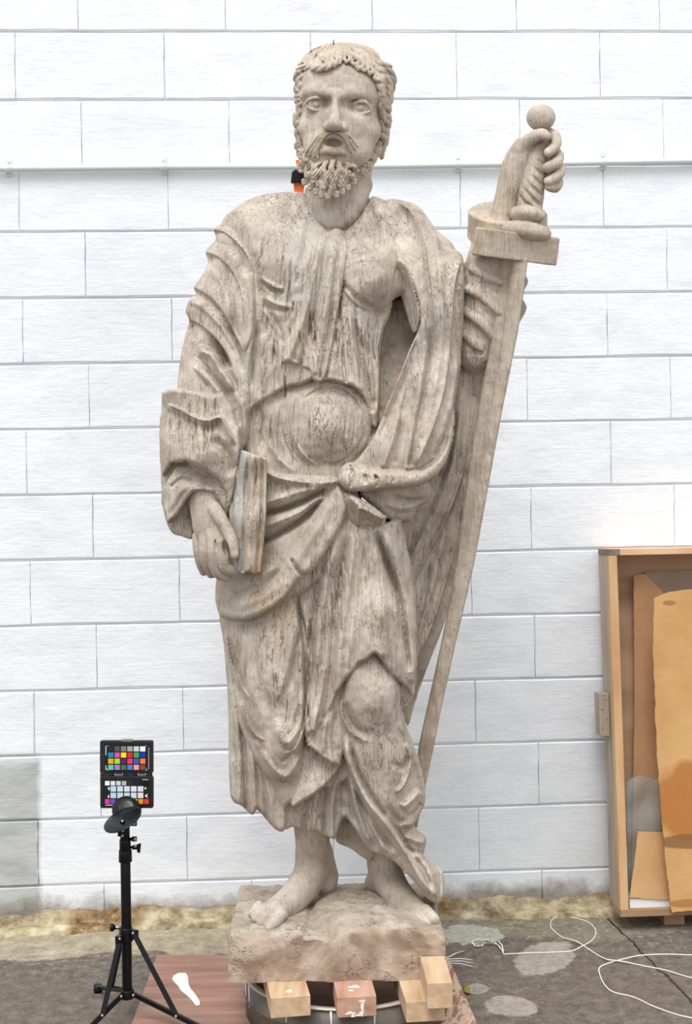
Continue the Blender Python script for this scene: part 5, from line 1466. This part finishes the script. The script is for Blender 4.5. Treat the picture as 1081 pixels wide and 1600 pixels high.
board = empty('ground_board', (0, 3.5, 0)); tag(board, 'reddish brown plywood board lying on the ground under the steel ring', 'board')
o = MB().hexa([p + dn for p in tp] + tp).build('sheet', M_BOARD, board, .001); o.matrix_parent_inverse = Matrix.Translation((0, -3.5, 0))
sp = [(271, 1524), (279, 1520), (290, 1520), (294, 1526), (295, 1538), (299, 1546), (306, 1554), (312, 1564), (312, 1570), (306, 1571), (300, 1563), (293, 1556), (283, 1548), (278, 1540), (272, 1534), (269, 1530)]
pp = [onz(x, y, .0125) for x, y in sp]; n = len(pp)
cen = sum(pp, Vector()) / n
inn = [p.lerp(cen, .12) + Vector((0, 0, .0016)) for p in pp]
o = MB().add(pp + inn, [tuple(range(n, 2 * n))] + [(i, (i + 1) % n, (i + 1) % n + n, i + n) for i in range(n)], True).build('dried_paint_spill', M_DRIP, board); o.matrix_parent_inverse = Matrix.Translation((0, -3.5, 0))

# ================================================================ strap behind the neck
M_BLK = plain('black_plastic', srgb(12, 13, 15), .26, 0, .3)
M_ORG = plain('orange_strap', srgb(244, 120, 60), .7)
st = empty('ratchet_strap', P(466, 278, 3.64)); tag(st, 'orange strap with a black buckle, just showing behind the neck of the statue', 'strap')
def kp(o, e):
    o.matrix_parent_inverse = Matrix.Translation(-e.location) if o.parent is e else Matrix.Identity(4); return o
def quad3(pts, Y, th):
    f = [P(x, y, Y) for x, y in pts]; n = len(f); b = [p + Vector((0, th, 0)) for p in f]
    return MB().add(f + b, [tuple(range(n)), tuple(range(2 * n - 1, n - 1, -1))] + [((i + 1) % n, i, i + n, (i + 1) % n + n) for i in range(n)])
kp(quad3([(456, 268), (464, 263), (474, 268), (478, 280), (474, 290), (466, 284), (454, 286)], 3.652, .02).build('buckle', M_BLK, st, .002), st)
kp(quad3([(458, 285), (470, 277), (476, 284), (474, 302), (460, 302)], 3.662, .004).build('webbing', M_ORG, st), st)
kp(quad3([(462, 250), (474, 250), (478, 268), (464, 266)], 3.664, .004).build('webbing', M_ORG, st), st)
nl = MB().tube([P(521, 70, 3.46), P(521, 62, 3.46)], .0013, 8).build('nail', M_STEEL, statue); keep(nl)

# ================================================================ light stand with colour chart
M_BM = plain('black_metal', srgb(16, 16, 18), .32, .2, .35)
M_SCR = plain('bright_screw', srgb(176, 176, 176), .35, .8)
M_BARE = plain('bare_metal', srgb(150, 148, 146), .3, .9)
PY = 3.50
def pz(x, y): return P(x, y, PY)
base_pt = P(199, 1552, PY)
stand = empty('tripod_stand', (base_pt.x, PY, 0)); tag(stand, 'black tripod light stand at the left in front of the wall', 'stand')
px_ = base_pt.x
zz = lambda y: P(199, y, PY).z
def vt(y0, y1, r0, r1=None, n=24, rim=True):
    a, b = zz(y0), zz(y1); r1 = r0 if r1 is None else r1
    return MB().lathe([(.0001, b), (r1 * .97, b), (r1, b - .0012), (r0, a + .0012), (r0 * .97, a), (.0001, a)], (px_, PY, 0), n=n)
kp(vt(1556, 1344, .0124).build('pole', M_BM, stand), stand)
kp(vt(1346, 1328, .0165, .0160).build('collar', M_BM, stand), stand)
kp(vt(1330, 1311, .0140).build('collar', M_BM, stand), stand)
kp(vt(1312, 1286, .0118).build('pole_top', M_BM, stand), stand)
def knob(c, axis, r, L, name='knob', mat=None, par=None):
    ax = Vector(axis).normalized()
    m = MB().lathe([(.0001, 0), (r * .55, 0), (r * .6, L * .3), (r, L * .35), (r * 1.02, L * .9), (r * .9, L), (.0001, L)], c, ax, 14)
    return kp(m.build(name, mat or M_BM, stand), stand)
def screw(c, r=.0032):
    m = MB().lathe([(.0001, .004), (r * .7, .0038), (r, .002), (r, -.004)], c, (0, -1, 0), 12)
    return kp(m.build('screw', M_SCR, stand), stand)
for (x, y) in ((192.5, 1282), (192, 1298), (191.5, 1306), (209.5, 1287.5), (211, 1311.5), (211.5, 1322)): screw(P(x, y, PY - .016))
for (x, y, dx) in ((188, 1303, -1), (212, 1311, 1), (210, 1287, 1)):
    knob(P(199 + dx * 3, y, PY - .004), (dx, 0, 0), .0062, .0185, 'lug')
# wing knob, right
knob(P(203, 1324, PY), (1, 0, 0), .0055, .0185, 'knob_stem')
kp(MB().hexa([P(214, 1332, PY - .004), P(219, 1333, PY - .004), P(219, 1333, PY + .004), P(214, 1332, PY + .004), P(213.5, 1319, PY - .004), P(220.5, 1317, PY - .004), P(220.5, 1317, PY + .004), P(213.5, 1319, PY + .004)]).build('wing_knob', M_BM, stand, .002, 2), stand)
# upper leg collar with knob at the left
kp(vt(1470, 1449, .0158, .0150).build('leg_collar', M_BM, stand), stand)
knob(P(194, 1449, PY), (-1, 0, 0), .0045, .022, 'knob_stem', M_BARE)
knob(P(180.5, 1449, PY), (-1, 0, 0), .0095, .013, 'knob')
# lower spreader hub
kp(vt(1559, 1546, .0170, .0170).build('hub', M_BM, stand), stand)
PX0 = Vector((px_, PY, 0))
def bar(a, b, w=.011, t=.004):
    """flat bar"""
    a, b = Vector(a), Vector(b); d = (b - a); L = d.length; d.normalize()
    s_ = d.cross(Vector((0, 1, 0)) if abs(d.y) < .9 else Vector((1, 0, 0))).normalized(); n_ = d.cross(s_).normalized()
    M = Matrix(((s_.x, n_.x, d.x, a.x), (s_.y, n_.y, d.y, a.y), (s_.z, n_.z, d.z, a.z), (0, 0, 0, 1)))
    return MB().box((-w / 2, -t / 2, 0), (w / 2, t / 2, L), M)
feet = [onz(118, 1628, .012), onz(372, 1634, .012), onz(153, 1543, .012)]
for i, ft in enumerate(feet):
    d = (Vector((ft.x, ft.y, 0)) - PX0).normalized()
    top = PX0 + d * .022 + Vector((0, 0, zz(1461 if i != 1 else 1454))); hub = PX0 + d * .020 + Vector((0, 0, zz(1551)))
    mid = hub.lerp(ft, .42 if i != 2 else .1)
    if i == 2:
        mid = hub.lerp(ft, .5)
    leg = kp(bar(hub, ft, .012, .008).build('leg', M_BM, stand, .001), stand)
    kp(bar(top, mid, .0125, .005).build('leg_strut', M_BM, stand, .001), stand)
    kp(MB().hexa([PX0 + d * .008 + Vector((-.008, 0, top.z - .02)), PX0 + d * .03 + Vector((-.008, 0, top.z - .02)), PX0 + d * .03 + Vector((.008, 0, top.z - .012)), PX0 + d * .008 + Vector((.008, 0, top.z - .012)),
                  PX0 + d * .008 + Vector((-.008, 0, top.z + .008)), PX0 + d * .03 + Vector((-.008, 0, top.z + .008)), PX0 + d * .03 + Vector((.008, 0, top.z + .008)), PX0 + d * .008 + Vector((.008, 0, top.z + .008))]).build('bracket', M_BM, stand, .002), stand)
    f = MB().lathe([(.0001, 0), (.011, 0), (.0115, .008), (.010, .02), (.0001, .021)], (ft.x, ft.y, .0), n=14).build('rubber_foot', M_BM, leg); kp(f, stand)
    if i < 2:
        for q in (top, hub, mid): screw(q + Vector((0, -.006, 0)), .0034)

# clamp head: two black discs and a ball
clamp = empty('chart_clamp', P(199, 1290, PY)); tag(clamp, 'black clamp with two round tilting discs on top of the tripod, holding the chart', 'clamp')
def disc(c, axis, R, L, name):
    ax = Vector(axis).normalized()
    return kp(MB().lathe([(.0001, -L), (R * .55, -L * .95), (R * .9, -L * .55), (R, -L * .1), (R, L * .25), (R * .94, L * .5), (R * .5, L * .62), (.0001, L * .65)], c, ax, 40).build(name, M_BLK, clamp), clamp)
disc(P(191.5, 1281, PY - .050), (-.33, -.30, .90), .0485, .0045, 'disc')
disc(P(195, 1264, PY + .008), (-.16, -.80, .56), .032, .012, 'disc')
disc(P(203, 1265, PY + .018), (.5, -.70, .5), .030, .006, 'disc')
kp(MB().lathe([(.0001, -.014), (.010, -.012), (.0155, -.004), (.0155, .005), (.009, .013), (.0001, .015)], P(196, 1284, PY - .030), (0, 0, 1), 24).build('ball_joint', M_BLK, clamp), clamp)
kp(MB().tube([P(199, 1285.5, PY), P(198, 1274, PY + .002), P(198, 1268, PY + .030), P(198, 1250, PY + .040)], [.0085, .008, .007, .006], 14).build('stem', M_BLK, clamp), clamp)
kp(MB().lathe([(.0001, .009), (.0035, .008), (.0062, .006), (.0066, 0)], P(191.5, 1283, PY - .062), (0, -1, 0), 18).build('bolt', M_BLK, clamp), clamp)
kp(MB().lathe([(.0001, .005), (.0028, .004), (.0034, 0)], P(191.5, 1283, PY - .071), (0, -1, 0), 12).build('screw', M_SCR, clamp), clamp)

# colour chart
CYD = PY + .046
chart = empty('colour_chart', P(197.5, 1262, CYD)); tag(chart, 'open black folding case with rows of coloured square patches, clamped on the tripod', 'colour chart')
M_CASE = plain('case_black', srgb(30, 31, 34), .4, 0, .5)
def rrect(x0, y0, x1, y1, r, Y, th, bevel=.001):
    pts = []
    for (cx_, cy_, a0) in ((x1 - r, y0 + r, -90), (x1 - r, y1 - r, 0), (x0 + r, y1 - r, 90), (x0 + r, y0 + r, 180)):
        for q in range(5):
            a = math.radians(a0 + q * 22.5); pts.append((cx_ + r * math.cos(a), cy_ + r * math.sin(a)))
    return quad3(pts[::-1], Y, th)
def flat_print(x0, y0, x1, y1, Y, mat, name, par, th=.0006):
    return kp(quad3([(x0, y0), (x0, y1), (x1, y1), (x1, y0)], Y, th).build(name, mat, par), chart)
top = kp(rrect(156, 1157.5, 239.3, 1208.5, 3, CYD, .011).build('case_half', M_CASE, chart, .0012, 2), chart)
bot = kp(rrect(156.5, 1213, 239.5, 1263, 3, CYD, .011).build('case_half', M_CASE, chart, .0012, 2), chart)
M_PNL = plain('chart_panel', srgb(16, 17, 19), .7)
fp = lambda *a: flat_print(*a)
fp(163, 1162, 233, 1206, CYD - .0012, M_PNL, 'panel', top, .0018)
fp(160, 1217, 235, 1260, CYD - .0012, M_PNL, 'panel', bot, .0018)
M_HINGE = plain('grey_hinge', srgb(120, 116, 122), .4)
for x0, x1 in ((157, 179), (180, 191), (192, 215), (216, 227), (228, 238)):
    a, b = P(x0, 1210.6, CYD + .005), P(x1, 1210.6, CYD + .005)
    kp(MB().tube([a, b], .0036, 10).build('hinge', M_HINGE if x0 in (180, 216) else M_CASE, chart), chart)
kp(rrect(190, 1156.2, 207, 1159, .8, CYD - .001, .012).build('latch', M_HINGE, chart), chart)
_pm = {}
def pcol(c):
    if c not in _pm: _pm[c] = NT('patch_colour', .75, .1).col(srgb(*c)).m
    return _pm[c]
rowsc = [[(44, 46, 52), (84, 86, 90), (128, 129, 132), (166, 167, 170), (206, 210, 213), (246, 246, 246)],
         [(0, 150, 182), (226, 80, 182), (252, 222, 20), (226, 44, 60), (70, 170, 82), (16, 66, 190)],
         [(252, 172, 16), (184, 212, 60), (92, 40, 122), (232, 62, 112), (62, 92, 196), (244, 128, 36)],
         [(84, 204, 184), (152, 132, 204), (84, 116, 50), (78, 132, 184), (232, 158, 152), (142, 72, 56)]]
for r_, rw in enumerate(rowsc):
    for c_, cc in enumerate(rw):
        x, y = 173.1 + 9.96 * c_, 1170.2 + 9.6 * r_
        fp(x - 4.1, y - 3.9, x + 4.1, y + 3.9, CYD - .0020, pcol(cc), 'patch', top)
for c_, cc in enumerate([(246, 246, 246), (222, 230, 232), (204, 210, 212), (180, 184, 186), (52, 56, 58), (40, 42, 44), (34, 35, 37), (28, 29, 31)]):
    x = 167.6 + 8.72 * c_; fp(x - 3.5, 1220.4, x + 3.5, 1227.2, CYD - .0020, pcol(cc), 'patch', bot)
for r_, rw in enumerate([[(192, 216, 224), (204, 222, 228), (218, 220, 228), (226, 222, 230), (224, 214, 222)], [(188, 214, 224), (200, 222, 228), (206, 222, 228), (214, 224, 228), (222, 222, 228)]]):
    for c_, cc in enumerate(rw):
        x = 177 + 10.62 * c_; y = 1232.8 + 10.1 * r_
        fp(x - 4.4, y - 4.2, x + 4.4, y + 4.2, CYD - .0020, pcol(cc), 'patch', bot)
for c_, cc in enumerate([(228, 62, 172), (136, 84, 184), (70, 92, 196), (40, 160, 190), (80, 176, 90), (250, 216, 40), (252, 156, 28), (236, 60, 66)]):
    x = 167.6 + 8.72 * c_; fp(x - 3.6, 1248.8, x + 3.6, 1256, CYD - .0020, pcol(cc), 'patch', bot)
M_WH = NT('white_print', .7, .2).col(srgb(225, 225, 225)).m
for (x0, y0, x1, y1) in ((164.8, 1165.5, 166, 1180), (164.8, 1196, 166, 1203), (232.0, 1168, 232.6, 1202), (222.5, 1217.8, 232, 1218.6), (164.5, 1257.6, 176, 1258.6), (167.5, 1165, 169.5, 1165.6), (227, 1165, 229, 1165.6), (167.5, 1203.3, 169.5, 1203.9), (227, 1203.3, 229, 1203.9), (229, 1200, 229.5, 1203.9), (167.3, 1200, 167.8, 1203.9)):
    fp(x0, y0, x1, y1, CYD - .0016, M_WH, 'print_line', top if y0 < 1210 else bot, .0008)
def icon(pts, par): kp(quad3(pts, CYD - .0016, .0008).build('print_mark', M_WH, par), chart)
icon([(168, 1231), (170.5, 1229.5), (171.5, 1232), (170.5, 1235.5), (169, 1233)], bot); icon([(225.5, 1231.5), (227, 1230), (229, 1231.5), (227, 1234)], bot)
icon([(170, 1241), (171, 1246), (168, 1246.5), (169, 1243)], bot); icon([(226, 1243), (231, 1240), (229.5, 1244), (231, 1247), (228, 1245.5)], bot)
# ================================================================ crate leaning on the wall
O = P(953, 1415, 4.165)
UZ = (P(935, 857, 4.248) - O); CHH = UZ.length; UZ.normalize()
UX = (WD - UZ * WD.dot(UZ)).normalized()
UY = UX.cross(UZ).normalized()                      # towards the camera
if UY.y > 0: UY = -UY
crate = empty('wooden_crate', O); tag(crate, 'open shallow pine and plywood crate leaning on the wall at the right edge', 'crate')
CM = Matrix(((UX.x, UY.x, UZ.x, O.x), (UX.y, UY.y, UZ.y, O.y), (UX.z, UY.z, UZ.z, O.z), (0, 0, 0, 1)))
CD, CW = .128, .56
M_CR = mat_lumber('crate_pine', srgb(146, 132, 118), srgb(174, 160, 144), srgb(190, 178, 164), 'Z', sc=.8)
M_CRE = mat_lumber('crate_pine_edge', srgb(190, 146, 102), srgb(208, 168, 124), srgb(220, 188, 150), 'Z', sc=.7)
M_CRX = mat_lumber('crate_top_pine', srgb(196, 140, 104), srgb(222, 182, 146), srgb(232, 204, 170), 'X', sc=.6)
M_CRB = mat_lumber('crate_bottom_pine', srgb(138, 108, 80), srgb(164, 132, 100), srgb(184, 156, 126), 'X', sc=.6)
M_PLY = mat_lumber('crate_plywood', srgb(160, 122, 92), srgb(184, 148, 118), srgb(198, 166, 136), 'X', sc=.35)
def cbx(lo, hi, name, mat, par=None, bev=.0012):
    return kp(MB().box(lo, hi, CM).build(name, mat, par or crate, bev), crate)
T = .019
cbx((0, 0, CHH - T), (CW, CD, CHH), 'top_board', M_CRX); cbx((-.0016, -.0005, CHH - T + .0005), (.0332, CD + .0008, CHH - .0005), 'weathered_end', mat_lumber('weathered_end_grain', srgb(104, 92, 78), srgb(128, 114, 98), srgb(146, 132, 116), 'Y'))
cbx((.0, 0, 0), (CW, CD, T), 'bottom_board', M_CRB)
cbx((.0, 0, T), (T * .8, .060, CHH - T), 'side_plank', M_CR); cbx((.0, .0612, T), (T * .8, .098, CHH - T), 'side_plank', M_CR)
cbx((-.0005, .099, T), (T * 1.25, CD, CHH - T), 'front_rail', M_CRE)
cbx((CW - T, 0, T), (CW, CD, CHH - T), 'side_plank', M_CR)
cbx((T * .8, .0, T), (CW - T, .009, CHH - T), 'back_panel', M_PLY)
cb = cbx((-.030, .012, .50), (-.001, .075, .622), 'cleat', M_CR)
for q in range(4):
    a = CM @ Vector((-.022 + .012 * (q % 2), .0755, .52 + .028 * q))
    kp(MB().lathe([(.0001, .0008), (.0016, .0006), (.002, 0)], a, UY, 8).build('nail', M_STEEL, cb), crate)
sk = cbx((.14, .01, -.0475), (.20, .07, -.0008), 'skid', M_CRB); cbx((.40, .01, -.0475), (.46, .07, -.0008), 'skid', M_CRB)

def mat_card(name, c1, c2, wet=None, ax='X', rib=True):
    k = NT(name, .82, .2); g = k.geo()
    n = k.noise(g, 7, 5, .6); f = k.noise(g, 180, 4, .7)
    base = k.mix(k.mr(n, .35, .65), srgb(*c1), srgb(*c2))
    base = k.mix(k.mr(f, .6, .72, 0, .3), base, srgb(min(c2[0] + 26, 255), min(c2[1] + 28, 255), min(c2[2] + 30, 255)))
    if wet:
        for (px, py, rx, rz, c) in wet:
            p = P(px, py, 4.03)
            mp = k.n('ShaderNodeMapping'); mp.vector_type = 'TEXTURE'; mp.inputs['Location'].default_value = (p.x, p.y, p.z); mp.inputs['Scale'].default_value = (rx, 1, rz); k.l(g, mp.inputs[0])
            nn = k.n('ShaderNodeTexNoise'); nn.inputs['Scale'].default_value = 9; nn.inputs['Detail'].default_value = 5; k.l(g, nn.inputs['Vector'])
            x, y, z = k.sep(k.addv(mp.outputs[0], nn.outputs[1], .9))
            r2 = k.math('ADD', k.math('MULTIPLY', x, x), k.math('MULTIPLY', z, z))
            base = k.mix(k.mr(r2, .72, 1.1, .85, 0), base, srgb(*c))
    k.col(base)
    x, y, z = k.sep(g)
    if rib:
        w = k.math('SINE', k.math('MULTIPLY', z if ax == 'X' else x, 2 * math.pi / .0062))
        k.bump(k.math('ADD', k.math('MULTIPLY', w, .12), k.noise(k.mapv(g, (20, 20, 60)), 1, 4)), .3, .0012)
    k.bump(n, .4, .01)
    return k.m
CM_I = CM.inverted()
def on_plane(px, py, y):
    """point at a pixel on the crate plane at local depth y"""
    o = Vector((0, 0, CAM_H)); d = P(px, py, 1.0) - o
    p0 = CM @ Vector((0, y, 0))
    return o + d * ((p0 - o).dot(UY) / d.dot(UY))
def sheet(name, pts, y, th, mat, label, cat, group=None, ragged=.0, tilt=0.0, seed=1):
    """flat sheet standing in the crate; tilt moves its foot towards the camera"""
    r = random.Random(seed)
    P0 = []
    for i in range(len(pts)):
        a, b = pts[i], pts[(i + 1) % len(pts)]
        L = math.hypot(b[0] - a[0], b[1] - a[1]); n = max(1, int(L / 7)) if ragged > 0 else 1
        for q in range(n):
            t = q / n; j = ragged if q else 0
            P0.append((a[0] + (b[0] - a[0]) * t + r.uniform(-j, j), a[1] + (b[1] - a[1]) * t + r.uniform(-j, j)))
    ys = [p[1] for p in P0]; ymin, ymax = min(ys), max(ys)
    F = [on_plane(x, yy, y + tilt * (yy - ymin) / (ymax - ymin)) for x, yy in P0]
    e = empty(name, sum(F, Vector()) / len(F)); tag(e, label, cat, group)
    Bk = [p - UY * th for p in F]; n = len(F)
    m = MB().add(F + Bk, [tuple(range(n)), tuple(range(2 * n - 1, n - 1, -1))] + [((i + 1) % n, i, i + n, (i + 1) % n + n) for i in range(n)])
    me = m.mesh(name)
    # replace the empty by the sheet itself
    loc = e.location.copy(); bpy.data.objects.remove(e)
    me.transform(Matrix.Translation(-loc))
    o = link(name, me, mat); o.location = loc
    return tag(o, label, cat, group)
G = 'packing kept in the crate'
sheet('cardboard_sheet', [(990, 899), (1008, 897), (1042, 931), (1120, 931), (1120, 1405), (986, 1405), (989, 1240), (991, 1100)], .040, .005, mat_card('card_tan', (178, 134, 98), (192, 150, 112)), 'tan cardboard sheet standing inside the crate, its upper left corner cut off', 'cardboard', G, ragged=.5, seed=2)
sheet('grey_board', [(1008, 894), (1130, 890), (1130, 1300), (1012, 1300)], .030, .004, mat_card('card_grey', (146, 128, 110), (160, 142, 124), rib=False), 'grey brown board at the top right of the crate behind the cardboard', 'board', G, seed=3)
sheet('polystyrene_block', [(983, 1404), (1050, 1403), (1052, 1419.5), (984, 1420.5)], .104, .07, plain('white_foam', srgb(226, 228, 228), .8), 'white foam block lying in the bottom of the crate', 'foam', G, seed=4)
sheet('corrugated_piece', [(997, 1299), (1042, 1301), (1050, 1406), (984, 1403), (988, 1370), (993, 1330)], .098, .004, mat_card('card_ribbed', (196, 150, 104), (208, 166, 120), ax='Z'), 'small ribbed cardboard piece standing on the white foam', 'cardboard', G, ragged=.6, tilt=.012, seed=5)
# crumpled clear plastic
def plastic():
    k = NT('clear_plastic_sheet', .18, .6)
    k.col(srgb(176, 196, 196)); k.b.inputs['Transmission Weight'].default_value = .0; k.b.inputs['Alpha'].default_value = .22
    g = k.geo(); k.bump(k.noise(g, 16, 5, .6, 2.0), .6, .01)
    nx, ny = 16, 26; r = random.Random(4); vs = []
    a = on_plane(976, 1222, .070); b = on_plane(1056, 1205, .070); c = on_plane(981, 1404, .085); d = on_plane(1056, 1404, .085)
    for j in range(ny + 1):
        for i in range(nx + 1):
            u, v = i / nx, j / ny
            p = a.lerp(b, u).lerp(c.lerp(d, u), v) + UY * (.006 * math.sin(u * 9 + v * 5) + .004 * math.sin(v * 17 + u * 3) + r.uniform(-.0012, .0012))
            if j == 0: p += UZ * .012 * math.sin(u * 7)
            vs.append(p)
    fs = [(j * (nx + 1) + i, j * (nx + 1) + i + 1, (j + 1) * (nx + 1) + i + 1, (j + 1) * (nx + 1) + i) for j in range(ny) for i in range(nx)]
    o = MB().add(vs, fs, True).build('plastic_sheet', k.m)
    s_ = o.modifiers.new('thick', 'SOLIDIFY'); s_.thickness = .0004
    return tag(o, 'clear crumpled plastic sheet in the lower part of the crate', 'plastic', G)
plastic()
CBM = mat_card('card_stained', (196, 150, 98), (208, 164, 112), wet=((1078, 1258, .105, .115, (176, 114, 56)), (1078, 1318, .10, .022, (134, 94, 60)), (1070, 1412, .05, .012, (168, 118, 70)), (1055, 948, .02, .008, (160, 116, 72))))
big = sheet('cardboard_sheet', [(1021, 936), (1030, 931), (1046, 925), (1066, 922), (1090, 920), (1160, 920), (1160, 1420), (1081, 1423), (1050, 1426), (1046, 1395), (1040, 1350), (1036, 1300), (1031, 1240), (1026, 1180), (1023, 1080), (1020, 1010)], .136, .006, CBM, 'large water-stained orange brown cardboard sheet leaning across the front of the crate', 'cardboard', G, ragged=.9, tilt=.012, seed=6)

# ================================================================ cord, wire ends, leaf
def cord(name, pts, r, mat, label, cat):
    P_ = cat_rom(pts, 6)
    W = []
    for p in P_:
        w = onz(p[0], p[1], r); W.append(Vector((w.x, w.y, r + (p[2] if len(p) > 2 else 0))))
    o = MB().tube(W, r, 8).build(name, mat)
    return tag(o, label, cat)
M_CORD = plain('cord_white', srgb(226, 222, 212), .55)
cord('electric_cord', [(1120, 1490, 0), (1081, 1492, 0), (1040, 1491, 0), (1000, 1493, 0), (968, 1500, .0), (945, 1507, 0), (936, 1513, 0), (937, 1523, 0), (944, 1538, 0), (958, 1550, 0), (990, 1558, 0), (1020, 1572, 0), (1060, 1586, 0), (1100, 1594, 0)], .0017, M_CORD, 'pale thin cord running in a bend and out of the right edge on the ground', 'cord')
cord('electric_cord', [(1130, 1536, .0), (1081, 1528, .0), (1040, 1516, .0), (1000, 1508, .0), (968, 1504, .0044), (950, 1502, .0044), (935, 1493, .0), (915, 1480, .0), (900, 1473, .0044), (880, 1465, .0), (866, 1455, 0), (860, 1447, 0), (864, 1436, 0), (880, 1432, 0), (905, 1436, 0), (922, 1443, 0), (931, 1456, 0), (925, 1469, .0), (910, 1478, .0), (892, 1486, .0), (860, 1488, .0), (825, 1489, .0), (806, 1490, .0), (786, 1491, 0)], .0017, M_CORD, 'pale thin cord laid in a wide loop in front of the wall', 'cord')
M_FILM = plain('plastic_film', srgb(222, 220, 212), .35)
t_ = empty('tangled_plastic_tape', onz(765, 1478, 0)); tag(t_, 'shreds of clear plastic tape tangled at the end of the looped cord', 'tape')
for pts in ([(786, 1491), (780, 1482), (770, 1474), (750, 1471), (737, 1474), (742, 1480), (755, 1480)], [(786, 1490), (784, 1480), (777, 1473), (766, 1473)], [(737, 1473), (745, 1482), (760, 1476), (775, 1478)]):
    W = [Vector((q.x, q.y, .003 + .004 * abs(math.sin(i * 1.1)))) for i, q in enumerate(onz(p[0], p[1], 0) for p in cat_rom(pts, 4))]
    kp(MB().tube(W, .0022, 6, flat=.3).build('shred', M_FILM, t_), t_)
t_ = empty('cable_tie_ends', onz(722, 1503, 0)); tag(t_, 'small bunch of pale cut ties beside the right edge of the board', 'ties')
for (a, b) in (((700, 1500), (738, 1500)), ((702, 1503), (739, 1505)), ((703, 1506), (738, 1510)), ((700, 1497), (725, 1486))):
    A, B = onz(*a, .014), onz(*b, .004); A.z, B.z = .016, .004
    kp(MB().tube([A, A.lerp(B, .5) + Vector((0, 0, .003)), B], .0014, 6).build('tie', M_FILM, t_), t_)
lf = [(722, 1544), (727, 1543), (733, 1547), (735, 1554), (731, 1557), (725, 1552)]
L_ = [onz(x, y, 0) + Vector((0, 0, .003 + .006 * (i in (1, 2, 4)))) for i, (x, y) in enumerate(lf)]
o = MB().add([L_[0], L_[1], L_[2], L_[3], L_[4], L_[5], sum(L_, Vector()) / 6 + Vector((0, 0, -.004))], [(i, (i + 1) % 6, 6) for i in range(6)], True).build('dry_leaf', plain('leaf', srgb(140, 124, 50), .6))
s_ = o.modifiers.new('thick', 'SOLIDIFY'); s_.thickness = .0006
tag(o, 'small yellow green dry leaf on the ground right of the board', 'leaf')
